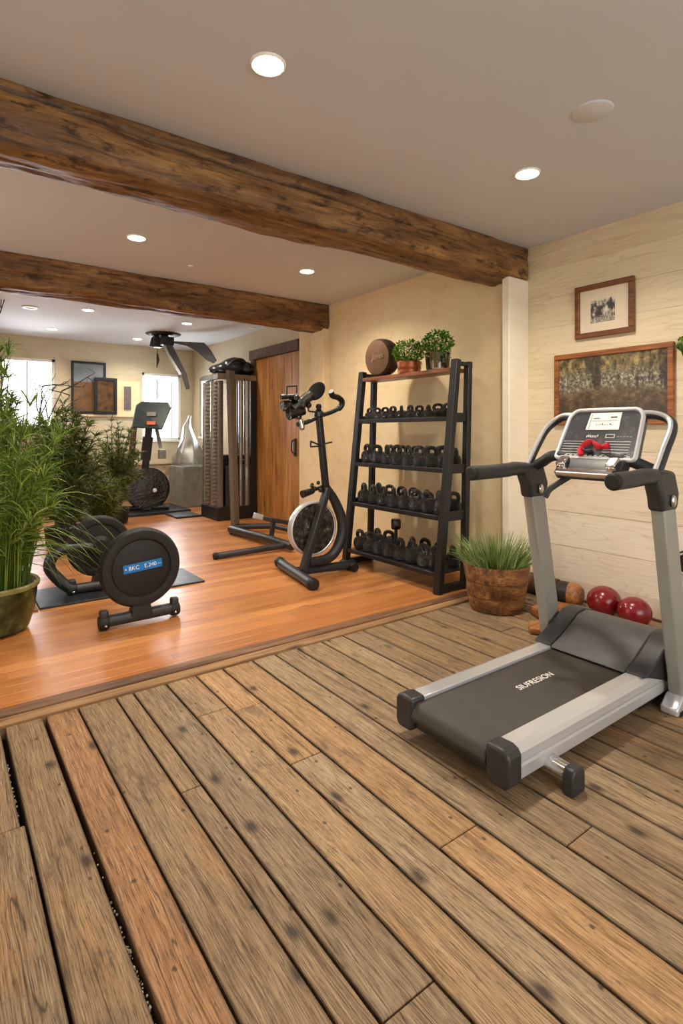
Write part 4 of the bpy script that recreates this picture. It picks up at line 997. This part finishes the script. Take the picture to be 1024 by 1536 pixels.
# ---------------------------------------------------------------- far bike, mats
c = at(221, 733, 8.0); bx, by = c.x, c.y
fbk = thing('upright_bike', (bx, by, .07), 'black exercise bike with big round wheel and dark console under the back window', 'exercise bike')
vd = V((bx, by, 0)).normalized(); vr = V((vd.y, -vd.x, 0))
mb = MB(); mb.lathe([(0,-.06),(.2,-.062),(.24,-.05),(.29,-.05),(.31,-.03),(.31,.05),(.28,.062),(.22,.045),(.16,.06),(0,.06)], c, -vd+vr*.25, 56); w = mb.build('flywheel', M['iron'], fbk, smooth=40)
mb = MB(); mb.lathe([(0,0),(.025,0),(.03,-.02)], c+vr*.10-vd*.09-V((0,0,.02)), -vd, 14); mb.build('hub_cap', M['white'], w)
def fq(px, py, dd=0): return at(px, py, 8.0+dd)
mb = MB(); mb.bar(fq(217,712,-.02), fq(224,634,-.1), .10, .07, vd); mb.bar(fq(218,690,-.05), fq(222,655,-.08), .14, .06, vd); mb.build('main_post', M['black'], fbk, bevel=.01)
mb = MB(); mb.bar(fq(194,725,.05), fq(201,640,.05), .085, .06, vd); mb.build('rear_post', M['doorframe'], fbk, bevel=.008)
mb = MB(); mb.bar(fq(234,640,.0), fq(241,672,0), .05, .04, vd); mb.build('side_arm', M['greybox'], fbk)
mb = MB(); mb.box(fq(243,681,0), (.10,.08,.13)); mb.build('bottle_holder', M['greybox'], fbk, bevel=.01)
mb = MB(); A = [fq(*q, dd) for q, dd in (((197,641),-.18), ((243,645),-.22), ((257,612),-.1), ((252,603),-.08), ((212,602),-.08), ((204,607),-.09))]
Bv = [q+vd*.05 for q in A]; a = [mb.bm.verts.new(q) for q in A]; bb = [mb.bm.verts.new(q) for q in Bv]; mb.bm.faces.new(a); mb.bm.faces.new(bb[::-1])
for k in range(6): mb.bm.faces.new((a[k], bb[k], bb[(k+1)%6], a[(k+1)%6]))
cs = mb.build('console', M['greenpanel'], fbk, smooth=0, bevel=.02, seg=3)
for nm, (u0, v0, u1, v1), m in (('badge', (220,618,234,624), 'greybox'), ('orange_label', (220,632,233,637), 'orange')):
    mb = MB(); fa = lambda u, v: fq(u, v, -.10-(v-603)/42*.12-.012)
    mb.bm.faces.new([mb.bm.verts.new(q) for q in (fa(u0,v0), fa(u1,v0), fa(u1,v1), fa(u0,v1))]); mb.build(nm, M[m], cs, smooth=0)
mb = MB(); mb.bar(c+V((0,0,-.30)), V((bx,by,.10)), .10, .2, vd); mb.tube([V((bx,by,.10))-vr*.3, V((bx,by,.10))+vr*.3], .035, 12); mb.build('base', M['black'], fbk, bevel=.004)
mb = MB(); mb.box2((1.3,7.85,.0208), (3.02,8.75,.063)); tag(mb.build('gym_mat', M['mat'], bevel=.008), 'thick wide black gym mat under the far bike', 'mat')
mb = MB(); mb.box2((2.62,7.34,.0208), (2.98,7.8,.045)); tag(mb.build('gym_mat', M['mat'], bevel=.006), 'small dark gym mat in front of the cable tower', 'mat')
# dumbbells and clutter lying on the far mat
for (px, py, d, lab) in ((90, 752, 7.7, 'chrome dumbbell lying on the far mat under the palm'), (128, 756, 7.6, 'chrome dumbbell lying on the far mat near the olive bush')):
    q = at(px, py, d); q.z = .064+.045; r = thing('dumbbell', (q.x, q.y, .064), lab, 'dumbbell', 'chrome dumbbells on the far mat')
    for k in (-1, 1):
        mb = MB(); mb.lathe([(0,-.035),(.04,-.035),(.045,-.025),(.045,.025),(.04,.035),(0,.035)], q+vr*k*.09, vr, 16); mb.build('weight', M['chrome'], r)
    mb = MB(); mb.cyl(q-vr*.08, q+vr*.08, .014); mb.build('grip', M['chrome'], r)

# ---------------------------------------------------------------- cable tower by the door
tw = thing('cable_tower', (3.2, 7.15, .02), 'tall dark cable tower with ribbed silver columns beside the plank door', 'cable machine')
mb = MB(); mb.box2((2.92,6.86,.02), (3.52,7.42,.20)); mb.build('base', M['black'], tw, bevel=.01)
mb = MB(); mb.box2((2.92,6.86,1.90), (3.50,7.42,1.98)); mb.build('top_plate', M['steelcol'], tw, bevel=.008)
for (x, y, r_, m) in ((2.96,7.37,.035,'steelcol'), (2.97,7.24,.05,'rib'), (2.96,7.10,.035,'steelcol'), (2.97,6.98,.05,'rib'), (2.98,6.90,.035,'rib')):
    mb = MB(); mb.lathe([(r_*(1+.12*(k%2)), .2+k*.0255) for k in range(67)], (x,y,0), (0,0,1), 16); mb.build('column', M[m], tw, smooth=20)
for (x, y, r_, m) in ((3.16,6.89,.045,'steelcol'), (3.27,6.89,.03,'steelcol'), (3.36,6.89,.04,'steelcol')):
    mb = MB(); mb.lathe([(r_,.2),(r_,.7),(r_*.96,.72),(r_,.74),(r_,1.9)], (x,y,0), (0,0,1), 20); mb.build('guide_rod', M[m], tw)
mb = MB(); mb.box2((3.41,6.865,.2), (3.50,6.95,1.9)); mb.box2((3.42,7.30,.2), (3.5,7.40,1.9)); mb.build('frame_post', M['black'], tw, bevel=.006)
mb = MB()
for k in range(9): mb.box2((3.06,6.98,.22+k*.075), (3.40,7.30,.285+k*.075))
mb.build('weight_stack', M['black'], tw, bevel=.006)
mb = MB(); mb.box2((3.04,6.87,.20), (3.42,6.885,.75)); mb.build('guard_panel', M['charcoal'], tw)
bg = MB()
for (x, y, z, r_, sc) in ((3.27,7.05,2.08,.17,(1.15,.8,.6)), (3.15,7.1,2.055,.14,(1.2,1,.5)), (3.40,7.0,2.06,.13,(.8,1,.62)), (3.05,7.15,2.035,.09,(1.4,1,.6))):
    bg.sphere((x,y,z+.02), r_, (sc[0],sc[1],sc[2]*1.25), 24, 16)
for v in bg.bm.verts:
    v.co += v.co.normalized()*.0; n = noise.noise_vector(v.co*14)*.018; v.co += n; v.co.z = max(v.co.z, 1.982)
bag = bg.build('gym_bag', M['bag'], None, smooth=70); tag(bag, 'slumped black bag lying on top of the cable tower', 'bag')
mb = MB(); mb.tube(arc([(3.1,6.98,2.08),(3.2,6.93,2.18),(3.33,6.93,2.19),(3.42,6.95,2.07)], 6), .014, 8); mb.build('strap', M['black'], bag)
for o_ in (tw, bag): o_.location += V((.065, -.035, 0))
# grey box and clear plastic in the far corner
mb = MB(); mb.box2((3.08,8.35,.02), (3.55,9.0,.66)); tag(mb.build('storage_box', M['greybox'], bevel=.01), 'grey storage box in the far corner under the side window', 'box')
mb = MB(); mb.lathe([(.30,.001),(.27,.12),(.20,.26),(.12,.42),(.05,.62),(.02,.75),(.03,.8)], (3.29,8.67,.661), (0,0,1), 40)
for v in mb.bm.verts: n_ = noise.noise_vector(v.co*9)*.07; v.co.x += n_.x; v.co.y += n_.y
for v in mb.bm.verts: v.co.x = min(max(v.co.x, 3.09), 3.55)
tag(mb.build('plastic_sheet', M['plastic'], smooth=60), 'crumpled clear plastic sheet bunched on the grey storage box', 'plastic sheet')

# ---------------------------------------------------------------- ceiling-mounted exercise arms
q0 = V((2.645, 7.95, H)); am = thing('ceiling_arm_machine', q0, 'grey exercise arms hanging from a dark ceiling plate before the back window', 'exercise machine')
def aq(px, py, dd=0): return at(px, py, 7.97+dd)
mb = MB(); mb.lathe([(0,-.03),(.2,-.028),(.24,-.012),(.25,0)], q0, (0,0,1), 28); mb.build('ceiling_plate', M['black'], am)
mb = MB(); mb.box(aq(236,513), (.12,.12,.16)); mb.tube([aq(231,507), aq(228,520)], .04, 8); mb.box(aq(250,512,-.05), (.18,.12,.12)); mb.build('pivot', M['black'], am, bevel=.01)
def flat(pl, pr, th=.05):
    mb = MB(); A = []; 
    for (a, b) in zip(pl, pr): A.append([mb.bm.verts.new(v) for v in (aq(*a,-.05), aq(*b,-.05), aq(*b,-.05+th), aq(*a,-.05+th))])
    for a, b in zip(A, A[1:]):
        for k in range(4): mb.bm.faces.new((a[k], a[(k+1)%4], b[(k+1)%4], b[k]))
    mb.bm.faces.new(A[0]); mb.bm.faces.new(A[-1][::-1]); return mb
a1 = flat([(242,503),(253,530),(265,553),(272,562),(279,585)], [(252,503),(262,525),(272,545),(280,561),(285,583)]).build('arm', M['hood'], am, bevel=.008)
mb = MB(); mb.tube([aq(240,503,-.07), aq(252,531,-.07), aq(271,562,-.07)], .018, 8); mb.build('silver_edge', M['silver'], a1)
flat([(256,514),(280,519),(296,528),(309,540),(320,545)], [(262,512),(285,513),(306,514),(316,525),(325,541)]).build('arm', M['hood'], am, bevel=.008)
mb = MB(); mb.tube([aq(236,524), aq(236,532)], .006, 6); mb.tube([aq(236,531), aq(237,540), aq(235,552)], [.012,.022,.003], 8); mb.build('pull_cord', M['twig'], am)

# ---------------------------------------------------------------- pictures
def picture_x(name, label, y0, y1, z0, z1, fw, mats, inner=None, tilt=0):
    """frame hung on the right wall (faces -X)"""
    r = thing(name, (3.675, (y0+y1)/2, z0), label, 'picture'); x1 = 3.688
    mb = MB(); x0 = x1-.028
    for a, b in (((x0,y0,z0),(x1,y1,z0+fw)), ((x0,y0,z1-fw),(x1,y1,z1)), ((x0,y0,z0+fw),(x1,y0+fw,z1-fw)), ((x0,y1-fw,z0+fw),(x1,y1,z1-fw))): mb.box2(a, b)
    mb.build('frame', mats[0], r, smooth=0, bevel=.005)
    if inner:
        mb = MB(); mb.box2((x1-.012,y0+fw-.004,z0+fw-.004), (x1-.004,y1-fw+.004,z1-fw+.004)); mbd = mb.build('mat_board', mats[1], r, smooth=0)
        mb = MB(); mb.box2((x1-.0135,inner[0],inner[2]), (x1-.011,inner[1],inner[3])); mb.build('print', mats[2], r, smooth=0)
    else:
        mb = MB(); mb.box2((x1-.014,y0+fw-.004,z0+fw-.004), (x1-.004,y1-fw+.004,z1-fw+.004)); mb.build('canvas', mats[1], r, smooth=0)
    return r
# prints use object coordinates: give their meshes world-space origins
picture_x('framed_sketch', 'small ink sketch in a wide cream mat and dark wooden frame', 1.765, 2.178, 1.858, 2.225, .036, (M['frame'], M['matboard'], M['sketch']), (1.895, 2.065, 1.955, 2.115))
picture_x('framed_painting', 'large dark woodland painting in an orange-brown frame behind the treadmill', 1.525, 2.34, 1.25, 1.762, .036, (M['frame2'], M['painting']))
def picture_y(name, label, x0, x1, z0, z1, fw, mf, mi, y1=9.298, split=None):
    r = thing(name, ((x0+x1)/2, y1, z0), label, 'picture'); y0 = y1-.03; mb = MB()
    for a, b in (((x0,y0,z0),(x1,y1,z0+fw)), ((x0,y0,z1-fw),(x1,y1,z1)), ((x0,y0,z0+fw),(x0+fw,y1,z1-fw)), ((x1-fw,y0,z0+fw),(x1,y1,z1-fw))): mb.box2(a, b)
    mb.build('frame', M['black'] if mf is None else mf, r, smooth=0, bevel=.004)
    mb = MB(); zt = z1-fw; zb = z0+fw
    if split: 
        mb.box2((x0+fw,y0+.012,split), (x1-fw,y1-.004,zt)); mb.build('upper_print', mi[0], r, smooth=0)
        mb = MB(); mb.box2((x0+fw,y0+.010,zb), (x1-fw,y1-.004,split)); mb.build('lower_print', mi[1], r, smooth=0)
    else: mb.box2((x0+fw,y0+.012,zb), (x1-fw,y1-.004,zt)); mb.build('print', mi[0], r, smooth=0)
picture_y('framed_poster', 'tall poster with grey upper half and brown lower half on the back wall', 1.665, 2.17, 1.49, 2.30, .035, None, (M['photo1'], M['photo2']), split=1.98)
picture_y('framed_print', 'dark framed golden print overlapping the tall poster', 1.99, 2.33, 1.48, 2.06, .05, None, (M['photo3'],), 9.262)
mb = MB(); mb.box2((2.45,9.268,1.56), (2.555,9.284,1.94)); tag(mb.build('narrow_print', M['greyprint'], smooth=0), 'narrow upright grey print on the white back panel', 'picture')

# ---------------------------------------------------------------- grass in the bark pot, balls and odds by the wall
px, py = 3.075, 2.40
p = thing('potted_grass', (px, py, 0), 'spiky green grass in a round bark pot between rack and treadmill', 'potted plant')
mb = MB(); prof = [(0,0),(.165,0),(.178,.02),(.19,.09),(.188,.10),(.196,.105),(.205,.19),(.203,.20),(.212,.205),(.222,.30),(.215,.31),(.203,.305),(.198,.27),(0,.27)]
mb.lathe(prof, (px,py,.002), (0,0,1), 56)
for v in mb.bm.verts:
    d = noise.noise(v.co*9)*.008+noise.noise(V((v.co.x*3, v.co.y*3, v.co.z*30)))*.004; q = V((v.co.x-px, v.co.y-py, 0))
    if q.length > .15: v.co += q.normalized()*d
mb.build('pot', M['potwood'], p, smooth=50)
mb = MB(); mb.lathe([(0,.285),(.2,.28)], (px,py,0), (0,0,1), 32); mb.build('soil', M['soil'], p)
mb = MB()
for k in range(1000):
    th = random.uniform(0, 2*PI); r0 = .19*math.sqrt(random.random()); b0 = (px+r0*math.cos(th), py+r0*math.sin(th), .28)
    o_ = r0/.19*random.uniform(.3,1.1)
    mb.blade(b0, (math.cos(th)*o_, math.sin(th)*o_, 1), random.uniform(.10,.27), random.uniform(.005,.009), random.uniform(.1,1.5), 5)
for k in range(8):
    th = random.uniform(0, 2*PI); mb.blade((px+.12*math.cos(th), py+.12*math.sin(th), .3), (math.cos(th)*.8, math.sin(th)*.8, 1), .34, .004, .2, 4)
mb.build('grass', M['spiky'], p, smooth=0)
for (x, y, r_, lab) in ((3.50,1.875,.105,'larger red exercise ball on the floor beside the wooden mallet head'), (3.46,1.662,.098,'smaller red exercise ball on the floor closer to the treadmill upright')):
    mb = MB(); mb.sphere((x,y,r_*.93+.001), r_, (1,1,.93), 40, 24); tag(mb.build('exercise_ball', M['redball'], smooth=80), lab, 'ball', 'red exercise balls')
# wooden mallet head with dark band
c = V((3.50, 2.12, .085)); ax = V((.25,-1,.0)).normalized(); r = thing('wooden_roller', (c.x, c.y, 0), 'short round wooden roller with a dark band behind the treadmill upright', 'roller')
mb = MB(); mb.lathe([(0,.0),(.082,.0),(.084,.02),(.078,.06),(.055,.085),(0,.095)], c, ax, 28); mb.build('wood_end', M['orangewood'], r)
mb = MB(); mb.lathe([(0,-.075),(.07,-.075),(.082,-.06),(.083,-.001),(0,-.001)], c, ax, 28); mb.build('dark_band', M['black'], r)
# dark log behind the bark pot
mb = MB(); mb.tube([(3.585,2.52,.075),(3.60,2.27,.07)], [.074,.07], 20); lg = mb.build('wooden_log', M['doorframe'], None, bevel=.004); tag(lg, 'short dark wooden log lying against the wall behind the bark pot', 'log')
mb = MB(); mb.lathe([(0,.003),(.016,.003),(.02,0)], (3.53,2.34,.07), (-.95,-.3,.1), 14); mb.build('metal_eyelet', M['chrome'], lg)
# flat wooden pieces on the floor
for lab, pts, h in (('broad flat orange wooden board on the floor behind the bark pot', [(3.16,2.20),(3.40,2.16),(3.46,1.98),(3.30,1.97),(3.10,2.08)], .05), ('pointed orange wooden wedge on the floor beside the treadmill hood', [(2.83,1.97),(2.93,2.05),(3.05,2.0),(3.04,1.86),(2.90,1.87)], .04)):
    mb = MB(); mb.prism(pts, .001, h, 'Z'); tag(mb.build('wood_offcut', M['orangewood'], bevel=.012, seg=3), lab, 'wood block')
# small black block by the wall and wheel at the frame's edge
mb = MB(); mb.box2((3.59,1.50,.001), (3.66,1.545,.10)); mb.sphere((3.62,1.522,.1), .03, (1,.7,1)); tag(mb.build('door_stop', M['rubber'], bevel=.008), 'small black rubber stop on the floor by the wall near the red balls', 'stop')
c = V((3.655, 1.44, .405)); r = thing('wall_wheel', c, 'black wheel with a silver rim mounted low on the white board wall', 'wheel')
mb = MB(); mb.lathe([(0,.025),(.05,.025),(.07,.02),(.078,.0),(.078,-.02),(0,-.03)], c, (-1,0,0), 32); mb.build('tyre', M['rubber'], r)
mb = MB(); mb.lathe([(.055,.026),(.06,.032),(.066,.026)], c, (-1,0,0), 32); mb.build('rim', M['silver'], r)
mb = MB(); mb.tube([c, c+V((.034,0,0))], .012, 10); mb.build('axle', M['black'], r)
# trailing plant on the wall at the right edge
c = V((3.62, 1.40, 1.70)); r = thing('hanging_plant', c, 'small trailing green plant in a wall pot beside the large painting', 'potted plant')
mb = MB(); mb.lathe([(0,-.07),(.04,-.07),(.055,.0),(.05,.0),(0,-.01)], c-V((0,.03,.0)), (0,0,1), 20); mb.build('pot', M['copper'], r)
herb(r, 3.60, 1.405, 1.66, .05, .075, .12, 160, M['herb'])
# thin dark rods near the far-left ceiling
mb = MB(); mb.tube([at(0,470,5.9), at(10,438,5.9)], .006, 6); mb.tube([at(1,462,5.9), at(3,436,5.9)], .005, 6)
w = mb.build('hanging_wire', M['twig']); tag(w, 'thin dark wires hanging under the rear beam at the left edge', 'wire')
mb = MB(); mb.tube(arc([at(5,505,8.0), at(25,510,8.2), at(45,525,8.3), at(58,534,8.35), at(82,537,8.35)], 4), .012, 6); tag(mb.build('curtain_rod', M['twig']), 'bent dark curtain rod over the left back window', 'curtain rod')

# ---------------------------------------------------------------- lights, world, camera
def area(name, loc, rot, sx, sy, e, col=(1,1,1), spread=PI):
    l = bpy.data.lights.new(name, 'AREA'); l.shape = 'RECTANGLE'; l.size = sx; l.size_y = sy; l.energy = e; l.color = col; l.spread = spread
    o = bpy.data.objects.new(name, l); C.objects.link(o); o.location = loc; o.rotation_euler = rot; return o
area('daylight_back_window', (3.07, 9.6, 1.62), (PI/2, 0, 0), .9, 1.4, 60, (.95,.98,1)).rotation_euler = (-PI/2, 0, 0)
area('daylight_left_window', (1.08, 9.6, 1.77), (-PI/2, 0, 0), .9, 1.3, 60, (.95,.98,1))
area('daylight_side_window', (3.92, 8.67, 1.62), (0, PI/2, 0), 1.2, .8, 40, (.95,.98,1))
area('front_fill', (.8, -2.5, 1.5), (PI/2, 0, 0), 3.6, 2.0, 55, (1,.97,.93))  # added fill lamp behind the camera, standing in for unseen windows
area('left_fill', (-1.5, 3.9, 1.5), (0, -PI/2, 0), 1.8, 2.2, 20, (1,.96,.9))  # added fill lamp before the solid left wall, which has no opening
w = bpy.data.worlds.new('World'); bpy.context.scene.world = w; w.use_nodes = True
nt = w.node_tree; bgn = nt.nodes['Background']; bgn.inputs[0].default_value = (1, .98, .95, 1)
# overcast daylight, far brighter on the window side of the house (+Y) than on the other
tc = nt.nodes.new('ShaderNodeTexCoord'); sx = nt.nodes.new('ShaderNodeSeparateXYZ'); mr = nt.nodes.new('ShaderNodeMapRange')
nt.links.new(tc.outputs['Generated'], sx.inputs[0]); nt.links.new(sx.outputs[1], mr.inputs[0])
mr.interpolation_type = 'SMOOTHSTEP'; mr.inputs[1].default_value = .1; mr.inputs[2].default_value = .6; mr.inputs[3].default_value = .65; mr.inputs[4].default_value = 4.5
nt.links.new(mr.outputs[0], bgn.inputs[1])

cam = bpy.data.cameras.new('Camera'); co = bpy.data.objects.new('Camera', cam); C.objects.link(co)
co.location = (0, 0, 1.2); co.rotation_euler = (PI/2, 0, -YAW)
cam.sensor_fit = 'VERTICAL'; cam.sensor_height = 36; cam.lens = FPX/1536*36; cam.shift_y = -120/1536; cam.clip_start = .02
sc = bpy.context.scene; sc.camera = co
sc.view_settings.view_transform = 'Standard'; sc.view_settings.look = 'None'; sc.view_settings.exposure = 0.4
